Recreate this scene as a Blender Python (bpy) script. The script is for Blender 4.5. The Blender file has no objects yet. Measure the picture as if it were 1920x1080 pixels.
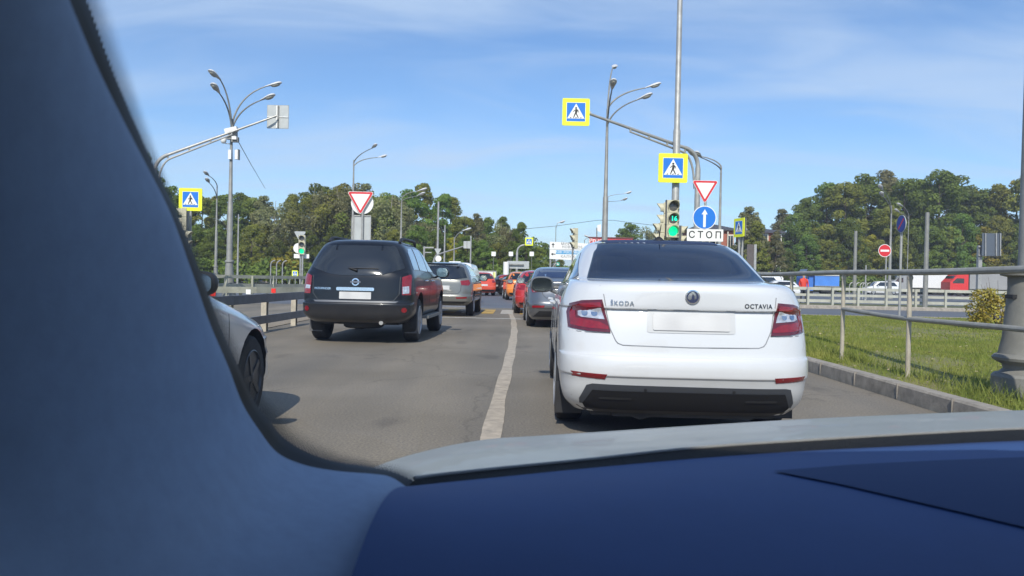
import bpy, bmesh, math, random
import numpy as np
from mathutils import Vector, Matrix, geometry
from mathutils.bvhtree import BVHTree
R = math.radians
random.seed(7)
C = bpy.context.scene.collection
scene = bpy.context.scene

# ---------------------------------------------------------------- camera, sky, sun, exposure
F = 1490.0                                   # focal length in photo pixels (1920 wide)
CAM = Vector((0, 0, 1.13))
ROT = Matrix.Rotation(R(90 - 0.69), 3, 'X') @ Matrix.Rotation(R(1.2), 3, 'Z')
cd = bpy.data.cameras.new('camera')
cam = bpy.data.objects.new('camera', cd)
C.objects.link(cam)
cam.matrix_world = Matrix.Translation(CAM) @ ROT.to_4x4()
cd.sensor_width = 36
cd.lens = 36 * F / 1920
cd.clip_start = 0.05
cd.clip_end = 5000
cd.dof.use_dof = True
cd.dof.focus_distance = 11
cd.dof.aperture_fstop = 11.0
scene.camera = cam
scene.view_settings.view_transform = 'Standard'
scene.view_settings.look = 'None'
scene.view_settings.exposure = 0.42
scene.view_settings.gamma = 1
scene.render.engine = 'CYCLES'

SUN_EL, SUN_LEFT = 40, 7
w = bpy.data.worlds.new('World')
scene.world = w
w.use_nodes = True
nt = w.node_tree
nt.nodes.clear()
N = nt.nodes.new
out = N('ShaderNodeOutputWorld')
bg = N('ShaderNodeBackground')
bg.inputs[1].default_value = 0.098
sky = N('ShaderNodeTexSky')
sky.sky_type = 'NISHITA'
sky.sun_disc = False
sky.sun_elevation = R(SUN_EL)
sky.sun_rotation = R(180 + SUN_LEFT)
sky.air_density = 1.0
sky.dust_density = 0.3
sky.ozone_density = 2.5
tc = N('ShaderNodeTexCoord')
# thin cirrus: noise on the direction divided by height, long streaks
sep = N('ShaderNodeSeparateXYZ')
nt.links.new(tc.outputs['Generated'], sep.inputs[0])
zz = N('ShaderNodeMath'); zz.operation = 'ADD'; zz.inputs[1].default_value = 0.22
nt.links.new(sep.outputs['Z'], zz.inputs[0])
dx = N('ShaderNodeMath'); dx.operation = 'DIVIDE'
dy = N('ShaderNodeMath'); dy.operation = 'DIVIDE'
nt.links.new(sep.outputs['X'], dx.inputs[0]); nt.links.new(zz.outputs[0], dx.inputs[1])
nt.links.new(sep.outputs['Y'], dy.inputs[0]); nt.links.new(zz.outputs[0], dy.inputs[1])
cmb = N('ShaderNodeCombineXYZ')
nt.links.new(dx.outputs[0], cmb.inputs[0]); nt.links.new(dy.outputs[0], cmb.inputs[1])
mp = N('ShaderNodeMapping')
mp.inputs['Rotation'].default_value = (0, 0, R(-38))
mp.inputs['Scale'].default_value = (0.55, 1.35, 1)
mp.inputs['Location'].default_value = (2.9, 1.1, 0)
nt.links.new(cmb.outputs[0], mp.inputs[0])
n1 = N('ShaderNodeTexNoise'); n1.inputs['Scale'].default_value = 1.9; n1.inputs['Detail'].default_value = 9
n1.inputs['Roughness'].default_value = 0.5; n1.inputs['Distortion'].default_value = 0.9
nt.links.new(mp.outputs[0], n1.inputs['Vector'])
mr = N('ShaderNodeMapRange'); mr.interpolation_type = 'SMOOTHSTEP'
mr.inputs['From Min'].default_value = 0.30; mr.inputs['From Max'].default_value = 0.80
mr.inputs['To Max'].default_value = 0.80
nt.links.new(n1.outputs[0], mr.inputs[0])
mx = N('ShaderNodeMix'); mx.data_type = 'RGBA'
mx.inputs['B'].default_value = (4.6, 5.8, 7.7, 1)
nt.links.new(mr.outputs[0], mx.inputs['Factor'])
tint = N('ShaderNodeMix'); tint.data_type = 'RGBA'; tint.blend_type = 'MULTIPLY'; tint.inputs['Factor'].default_value = 1
tint.inputs['B'].default_value = (0.80, 0.97, 1.18, 1)
nt.links.new(sky.outputs[0], tint.inputs['A'])
nt.links.new(tint.outputs['Result'], mx.inputs['A'])
nt.links.new(mx.outputs['Result'], bg.inputs[0])
nt.links.new(bg.outputs[0], out.inputs[0])

sl = bpy.data.lights.new('sun', 'SUN')
sl.energy = 3.6
sl.angle = R(0.5)
sl.color = (1, 0.94, 0.84)
so = bpy.data.objects.new('sun', sl)
C.objects.link(so)
TOSUN = Vector((-math.sin(R(SUN_LEFT)) * math.cos(R(SUN_EL)), -math.cos(R(SUN_LEFT)) * math.cos(R(SUN_EL)), math.sin(R(SUN_EL))))
so.rotation_euler = TOSUN.to_track_quat('Z', 'Y').to_euler()
so.location = TOSUN * 50


def W(px, py, Y):
    """world point at depth Y seen at photo pixel (px, py)"""
    d = ROT @ Vector(((px - 960) / F, -(py - 540) / F, -1))
    return CAM + d * (Y / d.y)


def base(px, Y, z=0.0):
    """ground point of an upright thing whose foot is seen in column px"""
    p = W(px, 540, Y)
    for _ in range(3):      # follow the roll down to the ground
        inv = ROT.transposed() @ (Vector((p.x, Y, z)) - CAM)
        cpx = 960 + inv.x / -inv.z * F
        p.x += (px - cpx) / F * Y
    return Vector((p.x, Y, z))


# ---------------------------------------------------------------- materials
MATS = {}


def mat(name, col, rough=0.6, metal=0.0, coat=0.0, var=0.0, vscale=3.0, emit=None, bump=0.0, bscale=60.0, spec=0.5, col2=None, trans=0.0, detail=6):
    if name in MATS:
        return MATS[name]
    m = bpy.data.materials.new(name)
    m.use_nodes = True
    t = m.node_tree
    b = t.nodes['Principled BSDF']
    c = (*col, 1)
    b.inputs['Base Color'].default_value = c
    b.inputs['Roughness'].default_value = rough
    b.inputs['Metallic'].default_value = metal
    b.inputs['Coat Weight'].default_value = coat
    b.inputs['Coat Roughness'].default_value = 0.04
    b.inputs['Specular IOR Level'].default_value = spec
    tcn = None
    if var > 0 or col2 or bump > 0:
        tcn = t.nodes.new('ShaderNodeTexCoord')
    if var > 0 or col2:
        nz = t.nodes.new('ShaderNodeTexNoise')
        nz.inputs['Scale'].default_value = vscale
        nz.inputs['Detail'].default_value = detail
        nz.inputs['Roughness'].default_value = 0.65
        t.links.new(tcn.outputs['Object'], nz.inputs['Vector'])
        rp = t.nodes.new('ShaderNodeValToRGB')
        rp.color_ramp.elements[0].position = 0.3
        rp.color_ramp.elements[1].position = 0.7
        a = tuple(x * (1 - var) for x in col)
        z = col2 if col2 else tuple(min(1, x * (1 + var)) for x in col)
        rp.color_ramp.elements[0].color = (*(col if col2 else a), 1)
        rp.color_ramp.elements[1].color = (*z, 1)
        t.links.new(nz.outputs[0], rp.inputs[0])
        t.links.new(rp.outputs[0], b.inputs['Base Color'])
    if bump > 0:
        nb = t.nodes.new('ShaderNodeTexNoise')
        nb.inputs['Scale'].default_value = bscale
        nb.inputs['Detail'].default_value = 4
        t.links.new(tcn.outputs['Object'], nb.inputs['Vector'])
        bp = t.nodes.new('ShaderNodeBump')
        bp.inputs['Strength'].default_value = bump
        bp.inputs['Distance'].default_value = 0.01
        t.links.new(nb.outputs[0], bp.inputs['Height'])
        t.links.new(bp.outputs[0], b.inputs['Normal'])
    if emit:
        b.inputs['Emission Color'].default_value = (*emit[0], 1)
        b.inputs['Emission Strength'].default_value = emit[1]
    if trans > 0:
        tl = t.nodes.new('ShaderNodeBsdfTranslucent')
        ms = t.nodes.new('ShaderNodeMixShader')
        ms.inputs[0].default_value = trans
        if var > 0 or col2:
            t.links.new(rp.outputs[0], tl.inputs[0])
        else:
            tl.inputs[0].default_value = c
        o = t.nodes['Material Output']
        t.links.new(b.outputs[0], ms.inputs[1]); t.links.new(tl.outputs[0], ms.inputs[2])
        t.links.new(ms.outputs[0], o.inputs[0])
    MATS[name] = m
    return m


def paint(name, col, metal=0.0, rough=0.35, dirt=0.0):
    """car paint: base coat, clear coat, a little road dust on the lower body"""
    m = mat(name, col, rough, metal, 1.0)
    t = m.node_tree
    b = t.nodes['Principled BSDF']
    g = t.nodes.new('ShaderNodeNewGeometry')
    tcn = t.nodes.new('ShaderNodeTexCoord')
    sp = t.nodes.new('ShaderNodeSeparateXYZ')
    t.links.new(tcn.outputs['Object'], sp.inputs[0])
    mrn = t.nodes.new('ShaderNodeMapRange')
    mrn.inputs['From Min'].default_value = 0.75; mrn.inputs['From Max'].default_value = 0.2
    t.links.new(sp.outputs['Z'], mrn.inputs[0])
    nz = t.nodes.new('ShaderNodeTexNoise'); nz.inputs['Scale'].default_value = 5; nz.inputs['Detail'].default_value = 6
    t.links.new(tcn.outputs['Object'], nz.inputs['Vector'])
    ml = t.nodes.new('ShaderNodeMath'); ml.operation = 'MULTIPLY'
    t.links.new(mrn.outputs[0], ml.inputs[0]); t.links.new(nz.outputs[0], ml.inputs[1])
    m2 = t.nodes.new('ShaderNodeMath'); m2.operation = 'MULTIPLY'; m2.inputs[1].default_value = 0.25 + dirt
    t.links.new(ml.outputs[0], m2.inputs[0])
    mxn = t.nodes.new('ShaderNodeMix'); mxn.data_type = 'RGBA'
    mxn.inputs['A'].default_value = (*col, 1); mxn.inputs['B'].default_value = (0.28, 0.25, 0.21, 1)
    t.links.new(m2.outputs[0], mxn.inputs['Factor'])
    t.links.new(mxn.outputs['Result'], b.inputs['Base Color'])
    return m


M = {
    'galv': mat('galvanised_steel', (0.36, 0.36, 0.35), 0.5, 0.3, var=0.2, vscale=4),
    'galv_dark': mat('weathered_steel', (0.22, 0.22, 0.21), 0.6, 0.2, var=0.25, vscale=4),
    'pole': mat('grey_pole_paint', (0.24, 0.24, 0.225), 0.5, 0.1, var=0.22, vscale=3),
    'railpaint': mat('rail_grey_paint', (0.27, 0.265, 0.24), 0.5, 0.0, var=0.2, vscale=6, bump=0.1, bscale=40),
    'postpaint': mat('dusty_post_paint', (0.40, 0.36, 0.29), 0.7, 0.0, var=0.2, vscale=6),
    'lamp_shell': mat('lamp_shell', (0.6, 0.6, 0.6), 0.4, 0.0),
    'lamp_lens': mat('lamp_lens', (0.35, 0.33, 0.28), 0.15, 0.0, coat=0.6),
    'glass': mat('tinted_glass', (0.012, 0.016, 0.022), 0.06, 0.0, coat=1.0, spec=0.6),
    'glass_blue': mat('dark_rear_glass', (0.010, 0.024, 0.075), 0.2, 0.0, coat=0.25, spec=0.3, var=0.25, vscale=1.2),
    'black': mat('black_plastic', (0.018, 0.018, 0.02), 0.55, var=0.3, vscale=8),
    'grey_plastic': mat('grey_plastic', (0.09, 0.095, 0.105), 0.5, var=0.2, vscale=8),
    'seam': mat('panel_gap', (0.16, 0.17, 0.18), 0.7),
    'rubber': mat('tyre_rubber', (0.022, 0.022, 0.023), 0.85, var=0.3, vscale=14, bump=0.2, bscale=50),
    'alloy': mat('alloy_rim', (0.42, 0.43, 0.45), 0.35, 0.6),
    'chrome': mat('chrome', (0.75, 0.76, 0.78), 0.12, 1.0),
    'mirror': mat('mirror_glass', (0.40, 0.46, 0.46), 0.08, 1.0),
    'red_lens': mat('red_lens', (0.22, 0.007, 0.013), 0.18, coat=1.0, var=0.25, vscale=30),
    'dark_red_lens': mat('smoked_red_lens', (0.10, 0.008, 0.014), 0.15, coat=1.0),
    'clear_lens': mat('clear_lens', (0.55, 0.57, 0.62), 0.12, 0.4, coat=1.0, var=0.4, vscale=20),
    'plate': mat('number_plate', (0.56, 0.56, 0.56), 0.6, col2=(0.47, 0.47, 0.475), vscale=6, detail=0),
    'sign_white': mat('sign_white', (0.78, 0.78, 0.76), 0.45, var=0.05, vscale=3),
    'sign_yellow': mat('sign_fluorescent_yellow', (0.80, 0.86, 0.03), 0.5, var=0.05, vscale=5),
    'sign_blue': mat('sign_blue', (0.012, 0.17, 0.62), 0.4, var=0.05, vscale=4),
    'sign_red': mat('sign_red', (0.62, 0.03, 0.04), 0.4),
    'sign_black': mat('sign_black', (0.02, 0.02, 0.02), 0.5),
    'sign_back': mat('sign_back_zinc', (0.42, 0.44, 0.44), 0.5, 0.2, var=0.12, vscale=3),
    'beige': mat('signal_housing', (0.50, 0.47, 0.34), 0.55, var=0.12, vscale=8),
    'asph': None,
    'concrete': mat('kerb_concrete', (0.30, 0.27, 0.23), 0.85, var=0.3, vscale=7, bump=0.4, bscale=60),
    'white_line': mat('road_paint_white', (0.55, 0.53, 0.49), 0.8, col2=(0.28, 0.26, 0.23), vscale=5),
    'old_line': mat('worn_line_paint', (0.50, 0.42, 0.33), 0.85, col2=(0.27, 0.24, 0.195), vscale=9, bump=0.3, detail=12),
    'yellow_line': mat('road_paint_yellow', (0.55, 0.36, 0.08), 0.8, col2=(0.40, 0.27, 0.10), vscale=5),
    'refl_red': mat('reflector_red', (0.75, 0.03, 0.02), 0.3),
    'green_lit': mat('green_signal_lamp', (0.0, 0.3, 0.15), 0.4, emit=((0.0, 1.0, 0.42), 0.75)),
    'digit_lit': mat('green_countdown_digits', (0.0, 0.4, 0.3), 0.4, emit=((0.02, 1.0, 0.6), 1.0)),
    'off_lens': mat('unlit_signal_lens', (0.10, 0.10, 0.10), 0.25, coat=0.5),
    'leafbark': mat('bark_dark', (0.10, 0.08, 0.06), 0.9, var=0.3, vscale=5),
    'birchbark': mat('birch_bark', (0.42, 0.38, 0.32), 0.85, col2=(0.12, 0.11, 0.10), vscale=2.5),
}


# ---------------------------------------------------------------- mesh helpers
class MB:
    def __init__(s):
        s.v = []; s.f = []

    def add(s, vs, fs):
        o = len(s.v)
        s.v += [tuple(p) for p in vs]
        s.f += [tuple(i + o for i in f) for f in fs]
        return s

    def box(s, c, size, rot=None):
        x, y, z = (q / 2 for q in size)
        vs = [Vector(p) for p in ((-x, -y, -z), (x, -y, -z), (x, y, -z), (-x, y, -z), (-x, -y, z), (x, -y, z), (x, y, z), (-x, y, z))]
        if rot is not None:
            vs = [rot @ p for p in vs]
        c = Vector(c)
        return s.add([p + c for p in vs], [(0, 3, 2, 1), (4, 5, 6, 7), (0, 1, 5, 4), (1, 2, 6, 5), (2, 3, 7, 6), (3, 0, 4, 7)])

    def tube(s, pts, rad, n=10, cap=True):
        pts = [Vector(p) for p in pts]
        if not hasattr(rad, '__len__'):
            rad = [rad] * len(pts)
        rings = []
        up = Vector((0, 0, 1))
        t0 = (pts[1] - pts[0]).normalized()
        a = t0.cross(up)
        if a.length < 1e-3:
            a = t0.cross(Vector((1, 0, 0)))
        a.normalize()
        vs = []; fs = []
        for i, p in enumerate(pts):
            if i == 0: t = pts[1] - pts[0]
            elif i == len(pts) - 1: t = pts[-1] - pts[-2]
            else: t = (pts[i + 1] - p).normalized() + (p - pts[i - 1]).normalized()
            t.normalize()
            a = (a - t * a.dot(t)).normalized()
            b = t.cross(a)
            for k in range(n):
                an = 2 * math.pi * k / n
                vs.append(p + (a * math.cos(an) + b * math.sin(an)) * rad[i])
        for i in range(len(pts) - 1):
            for k in range(n):
                k2 = (k + 1) % n
                fs.append((i * n + k, i * n + k2, (i + 1) * n + k2, (i + 1) * n + k))
        if cap:
            fs.append(tuple(range(n - 1, -1, -1)))
            fs.append(tuple(range((len(pts) - 1) * n, len(pts) * n)))
        return s.add(vs, fs)

    def lathe(s, prof, c=(0, 0, 0), axis=(0, 0, 1), n=24):
        """prof: (radius, height) along axis"""
        q = Vector(axis).to_track_quat('Z', 'Y')
        c = Vector(c)
        vs = []; fs = []
        for r, h in prof:
            for k in range(n):
                an = 2 * math.pi * k / n
                vs.append(c + q @ Vector((r * math.cos(an), r * math.sin(an), h)))
        for i in range(len(prof) - 1):
            for k in range(n):
                k2 = (k + 1) % n
                fs.append((i * n + k, i * n + k2, (i + 1) * n + k2, (i + 1) * n + k))
        fs.append(tuple(range(n - 1, -1, -1)))
        fs.append(tuple(range((len(prof) - 1) * n, len(prof) * n)))
        return s.add(vs, fs)

    def prism(s, poly, y0, y1):
        """polygon in x,z extruded from y0 to y1 (y0 is the face towards -y)"""
        ar = sum(poly[i][0] * poly[(i + 1) % len(poly)][1] - poly[(i + 1) % len(poly)][0] * poly[i][1] for i in range(len(poly)))
        if ar < 0:
            poly = poly[::-1]
        n = len(poly)
        vs = [(x, y0, z) for x, z in poly] + [(x, y1, z) for x, z in poly]
        fs = [tuple(range(n)), tuple(range(2 * n - 1, n - 1, -1))]
        fs += [(i, i + n, (i + 1) % n + n, (i + 1) % n) for i in range(n)]
        return s.add(vs, fs)

    def ellipsoid(s, c, r, e=1.0, n=16, m=10, rot=None):
        vs = []; fs = []
        sg = lambda q, p: math.copysign(abs(q) ** p, q)
        for i in range(m + 1):
            ph = -math.pi / 2 + math.pi * i / m
            for k in range(n):
                th = 2 * math.pi * k / n
                p = Vector((r[0] * sg(math.cos(ph), e) * sg(math.cos(th), e), r[1] * sg(math.cos(ph), e) * sg(math.sin(th), e), r[2] * sg(math.sin(ph), e)))
                if rot is not None: p = rot @ p
                vs.append(p + Vector(c))
        for i in range(m):
            for k in range(n):
                k2 = (k + 1) % n
                fs.append((i * n + k, i * n + k2, (i + 1) * n + k2, (i + 1) * n + k))
        return s.add(vs, fs)

    def build(s, name, m, parent=None, smooth=30, mats=None, fix=True):
        me = bpy.data.meshes.new(name)
        me.from_pydata(s.v, [], s.f)
        bm = bmesh.new(); bm.from_mesh(me)
        if fix:
            bmesh.ops.remove_doubles(bm, verts=bm.verts, dist=1e-5)
            bmesh.ops.dissolve_degenerate(bm, dist=1e-6, edges=bm.edges)
            bmesh.ops.recalc_face_normals(bm, faces=bm.faces)
        finish(bm, smooth)
        bm.to_mesh(me); bm.free()
        for q in (mats or [m]):
            me.materials.append(q)
        o = bpy.data.objects.new(name, me)
        C.objects.link(o)
        o.parent = parent
        return o


def finish(bm, smooth):
    if smooth:
        lim = R(smooth)
        for f in bm.faces: f.smooth = True
        for e in bm.edges:
            e.smooth = not (len(e.link_faces) == 2 and e.calc_face_angle(0) > lim)


def thing(name, label, cat, loc=(0, 0, 0), rz=0, group=None):
    o = bpy.data.objects.new(name, None)
    C.objects.link(o)
    o.empty_display_size = 0.2
    o.location = loc; o.rotation_euler = (0, 0, rz)
    o['label'] = label; o['category'] = cat
    if group: o['group'] = group
    return o


def tag(o, label, cat, group=None):
    o['label'] = label; o['category'] = cat
    if group: o['group'] = group
    return o


def struct(o, kind='structure'):
    o['kind'] = kind
    return o


def bez(p0, p1, p2, n=10):
    p0, p1, p2 = Vector(p0), Vector(p1), Vector(p2)
    return [p0 * (1 - t) ** 2 + p1 * 2 * t * (1 - t) + p2 * t * t for t in (i / n for i in range(n + 1))]


def text_mesh(txt, size, bold=0.0, space=1.0):
    """2D vertices and faces of a word, centred"""
    cu = bpy.data.curves.new('lettering', 'FONT')
    cu.body = txt; cu.size = size; cu.align_x = 'CENTER'; cu.align_y = 'CENTER'
    cu.offset = bold; cu.space_character = space; cu.resolution_u = 3
    o = bpy.data.objects.new('lettering', cu)
    C.objects.link(o)
    dg = bpy.context.evaluated_depsgraph_get()
    dg.update()
    me = bpy.data.meshes.new_from_object(o.evaluated_get(dg))
    vs = [(v.co.x, v.co.y) for v in me.vertices]
    fs = [tuple(p.vertices) for p in me.polygons]
    bpy.data.objects.remove(o); bpy.data.curves.remove(cu); bpy.data.meshes.remove(me)
    return vs, fs


def lettering(txt, size, c, m, parent, y=0.0, bold=0.0, space=1.0, name='lettering'):
    """flat word standing in the x-z plane facing -y"""
    vs, fs = text_mesh(txt, size, bold, space)
    b = MB()
    b.add([(c[0] + x, y, c[1] + z) for x, z in vs], fs)
    return b.build(name, m, parent, smooth=0)
# ---------------------------------------------------------------- ground and roads
def sheet(name, pts, z, m, kind='structure', sub=0):
    b = MB()
    b.add([(x, y, z) for x, y in pts], [tuple(range(len(pts)))])
    o = b.build(name, m, smooth=0, fix=False)
    return struct(o, kind)


def asphalt_mat():
    m = bpy.data.materials.new('asphalt')
    m.use_nodes = True
    t = m.node_tree; b = t.nodes['Principled BSDF']
    tcn = t.nodes.new('ShaderNodeTexCoord')
    def noise(scale, detail, stretch=None):
        n = t.nodes.new('ShaderNodeTexNoise'); n.inputs['Scale'].default_value = scale; n.inputs['Detail'].default_value = detail
        if stretch:
            mpn = t.nodes.new('ShaderNodeMapping'); mpn.inputs['Scale'].default_value = stretch
            t.links.new(tcn.outputs['Object'], mpn.inputs[0]); t.links.new(mpn.outputs[0], n.inputs['Vector'])
        else:
            t.links.new(tcn.outputs['Object'], n.inputs['Vector'])
        return n
    big = noise(0.5, 5); lane = noise(1.1, 3, (1.0, 0.06, 1)); fine = noise(55, 3); grit = noise(160, 2)
    r1 = t.nodes.new('ShaderNodeValToRGB')
    r1.color_ramp.elements[0].position = 0.3; r1.color_ramp.elements[0].color = (0.168, 0.150, 0.119, 1)
    r1.color_ramp.elements[1].position = 0.75; r1.color_ramp.elements[1].color = (0.235, 0.213, 0.178, 1)
    t.links.new(big.outputs[0], r1.inputs[0])
    r2 = t.nodes.new('ShaderNodeValToRGB')
    r2.color_ramp.elements[0].position = 0.35; r2.color_ramp.elements[0].color = (0.82, 0.83, 0.85, 1)
    r2.color_ramp.elements[1].position = 0.65; r2.color_ramp.elements[1].color = (1.08, 1.06, 1.02, 1)
    t.links.new(lane.outputs[0], r2.inputs[0])
    r3 = t.nodes.new('ShaderNodeValToRGB')
    r3.color_ramp.elements[0].position = 0.25; r3.color_ramp.elements[0].color = (0.62, 0.62, 0.64, 1)
    r3.color_ramp.elements[1].position = 0.8; r3.color_ramp.elements[1].color = (1.45, 1.4, 1.35, 1)
    t.links.new(fine.outputs[0], r3.inputs[0])
    a = t.nodes.new('ShaderNodeMix'); a.data_type = 'RGBA'; a.blend_type = 'MULTIPLY'; a.inputs['Factor'].default_value = 1
    t.links.new(r1.outputs[0], a.inputs['A']); t.links.new(r2.outputs[0], a.inputs['B'])
    c = t.nodes.new('ShaderNodeMix'); c.data_type = 'RGBA'; c.blend_type = 'MULTIPLY'; c.inputs['Factor'].default_value = 1
    t.links.new(a.outputs['Result'], c.inputs['A']); t.links.new(r3.outputs[0], c.inputs['B'])
    # thin cracks and dark oil drips
    vo = t.nodes.new('ShaderNodeTexVoronoi'); vo.feature = 'DISTANCE_TO_EDGE'; vo.inputs['Scale'].default_value = 0.32
    nw = noise(2.2, 6); addv = t.nodes.new('ShaderNodeMix'); addv.data_type = 'RGBA'; addv.blend_type = 'ADD'; addv.inputs['Factor'].default_value = 0.55
    t.links.new(tcn.outputs['Object'], addv.inputs['A']); t.links.new(nw.outputs['Color'], addv.inputs['B'])
    t.links.new(addv.outputs['Result'], vo.inputs['Vector'])
    rc = t.nodes.new('ShaderNodeValToRGB'); rc.color_ramp.elements[0].position = 0.0; rc.color_ramp.elements[0].color = (.74, .74, .74, 1)
    rc.color_ramp.elements[1].position = 0.006; rc.color_ramp.elements[1].color = (1, 1, 1, 1)
    t.links.new(vo.outputs['Distance'], rc.inputs[0])
    oil = noise(1.7, 4, (1.0, 0.35, 1)); ro = t.nodes.new('ShaderNodeValToRGB')
    ro.color_ramp.elements[0].position = 0.60; ro.color_ramp.elements[0].color = (1, 1, 1, 1)
    ro.color_ramp.elements[1].position = 0.74; ro.color_ramp.elements[1].color = (.62, .62, .64, 1)
    t.links.new(oil.outputs[0], ro.inputs[0])
    m1 = t.nodes.new('ShaderNodeMix'); m1.data_type = 'RGBA'; m1.blend_type = 'MULTIPLY'; m1.inputs['Factor'].default_value = 1
    m2 = t.nodes.new('ShaderNodeMix'); m2.data_type = 'RGBA'; m2.blend_type = 'MULTIPLY'; m2.inputs['Factor'].default_value = 1
    t.links.new(c.outputs['Result'], m1.inputs['A']); t.links.new(rc.outputs[0], m1.inputs['B'])
    t.links.new(m1.outputs['Result'], m2.inputs['A']); t.links.new(ro.outputs[0], m2.inputs['B'])
    t.links.new(m2.outputs['Result'], b.inputs['Base Color'])
    b.inputs['Roughness'].default_value = 0.75
    b.inputs['Specular IOR Level'].default_value = 0.35
    bp = t.nodes.new('ShaderNodeBump'); bp.inputs['Strength'].default_value = 0.5; bp.inputs['Distance'].default_value = 0.006
    t.links.new(grit.outputs[0], bp.inputs['Height']); t.links.new(bp.outputs[0], b.inputs['Normal'])
    return m


ASPH = asphalt_mat()
ASPH2 = mat('far_asphalt', (0.11, 0.115, 0.13), 0.6, var=0.15, vscale=0.6)
TURF = mat('turf_soil', (0.11, 0.14, 0.03), 0.95, col2=(0.24, 0.20, 0.09), vscale=1.6, bump=0.5, bscale=30)
VERGE = mat('verge_grass', (0.06, 0.085, 0.02), 0.95, col2=(0.12, 0.11, 0.05), vscale=0.5)
sheet('ground', [(-900, -300), (900, -300), (900, 1500), (-900, 1500)], -0.03, VERGE)
sheet('road', [(-17, -20), (3.86, -20), (3.86, 30), (-17, 30)], 0.0, ASPH)
sheet('crossing_road', [(-90, 30), (120, 30), (120, 40), (60, 58), (-90, 58)], 0.0, ASPH2)
sheet('highway', [(-200, 60), (300, 60), (300, 134), (-200, 134)], -0.004, ASPH2)
sheet('side_road', [(14.0, 26.4), (90, 26.4), (90, 30), (3.86, 30), (3.86, 26.4)], 0.0, ASPH2)

# kerb and grass island on the right: the kerb bends away from us to the right near the junction
kpts = [(3.9, -15), (3.9, 4), (3.9, 7), (3.9, 12), (3.9, 17), (3.95, 20), (4.3, 22.5), (5.3, 24.6), (7.5, 26.0), (14, 26.4), (60, 26.4)]


def kerb(name, pts, wdt=0.16, h=0.15):
    b = MB()
    P2 = [Vector(p) for p in pts]
    n = len(P2)
    prof = [(0, -0.02), (0.012, h - 0.02), (0.03, h), (wdt, h), (wdt, -0.02)]
    vs = []
    for i, p in enumerate(P2):
        t = (P2[min(i + 1, n - 1)] - P2[max(i - 1, 0)]).normalized()
        nr = Vector((t.y, -t.x))
        for o_, z in prof:
            q = p + nr * o_
            vs.append((q.x, q.y, z))
    m_ = len(prof)
    fs = [(i * m_ + k, i * m_ + k + 1, (i + 1) * m_ + k + 1, (i + 1) * m_ + k) for i in range(n - 1) for k in range(m_ - 1)]
    b.add(vs, fs)
    return struct(b.build(name, M['concrete'], smooth=20))


kp = []
for i in range(len(kpts) - 1):                # 1 m kerb stones with slightly uneven tops
    a, c_ = Vector(kpts[i]), Vector(kpts[i + 1])
    m_ = max(1, int((c_ - a).length / 1.0)) if c_.y < 27 and a.y > 3 and a.x < 14 else 1
    for k in range(m_):
        kp.append(tuple(a.lerp(c_, k / m_)))
kp.append(kpts[-1])
kerb('kerb', kp)
jb = MB()
for (x, y) in kp:
    if 5 < y < 26 and x < 6:
        jb.box((x + 0.078, y, 0.074), (0.163, 0.007, 0.153))
struct(jb.build('kerb_joint', mat('kerb_joint', (0.225, 0.205, 0.18), 0.9, var=.3), smooth=0))
isl = [(x + 0.15, y) for x, y in kpts[:-1]] + [(60, 26.25), (60, -15)]
isl[-3] = (14, 26.25)
sheet('grass_island', isl, 0.13, TURF)
sheet('left_verge', [(-6.4, -20), (-5.0, -20), (-5.0, 27), (-6.4, 27)], 0.012, mat('dusty_median', (0.24, 0.20, 0.15), 0.95, var=0.3, vscale=3))

# far kerbs in front of the right-hand guardrail
kerb('far_kerb', [(8, 38.0), (70, 36.6)][::-1], 0.2, 0.17)
sheet('far_verge', [(8.0, 38.2), (70, 36.8), (70, 43), (8, 43)], 0.14, VERGE)

# grass blades (one object: nobody could count them)
rng = np.random.default_rng(3)


def grass(name, regions, m):
    V = []; 
    for (x0, x1, y0, y1, n, hgt, wd) in regions:
        x = rng.uniform(x0, x1, n); y = rng.uniform(y0, y1, n)
        # kerb limit
        keep = (x > 4.06) & ~((y > 20) & (x < 4.2 + (y - 20) ** 2 * 0.09)) & (y < 26)
        # bare, trampled patches
        bare = (np.sin(x * 1.7 + 1) * np.sin(y * 0.9 + 0.4) + np.sin(x * 0.6 + y * 0.5)) > 0.85
        keep &= ~(bare & (rng.random(n) < 0.75))
        x = x[keep]; y = y[keep]; n = len(x)
        an = rng.uniform(0, 2 * np.pi, n); h = hgt * rng.uniform(0.4, 1.3, n)
        h *= np.where((x > 4.2) & (x < 4.75), 1.5, 1.0)      # unmown strip along the rail
        ln = rng.uniform(0.1, 0.9, n) * h; la = rng.uniform(0, 2 * np.pi, n)
        dx_ = np.cos(an) * wd; dy_ = np.sin(an) * wd
        z0 = np.full(n, 0.12)
        A = np.stack([x - dx_, y - dy_, z0], 1); B = np.stack([x + dx_, y + dy_, z0], 1)
        T = np.stack([x + np.cos(la) * ln, y + np.sin(la) * ln, z0 + h], 1)
        V.append(np.stack([A, B, T], 1).reshape(-1, 3))
    V = np.concatenate(V)
    nt_ = len(V) // 3
    me = bpy.data.meshes.new(name)
    me.vertices.add(len(V)); me.vertices.foreach_set('co', V.astype(np.float32).ravel())
    me.loops.add(len(V)); me.loops.foreach_set('vertex_index', np.arange(len(V), dtype=np.int32))
    me.polygons.add(nt_); me.polygons.foreach_set('loop_start', np.arange(0, len(V), 3, dtype=np.int32))
    me.update(calc_edges=True)
    me.materials.append(m)
    o = bpy.data.objects.new(name, me); C.objects.link(o)
    return struct(o, 'stuff')


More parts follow.
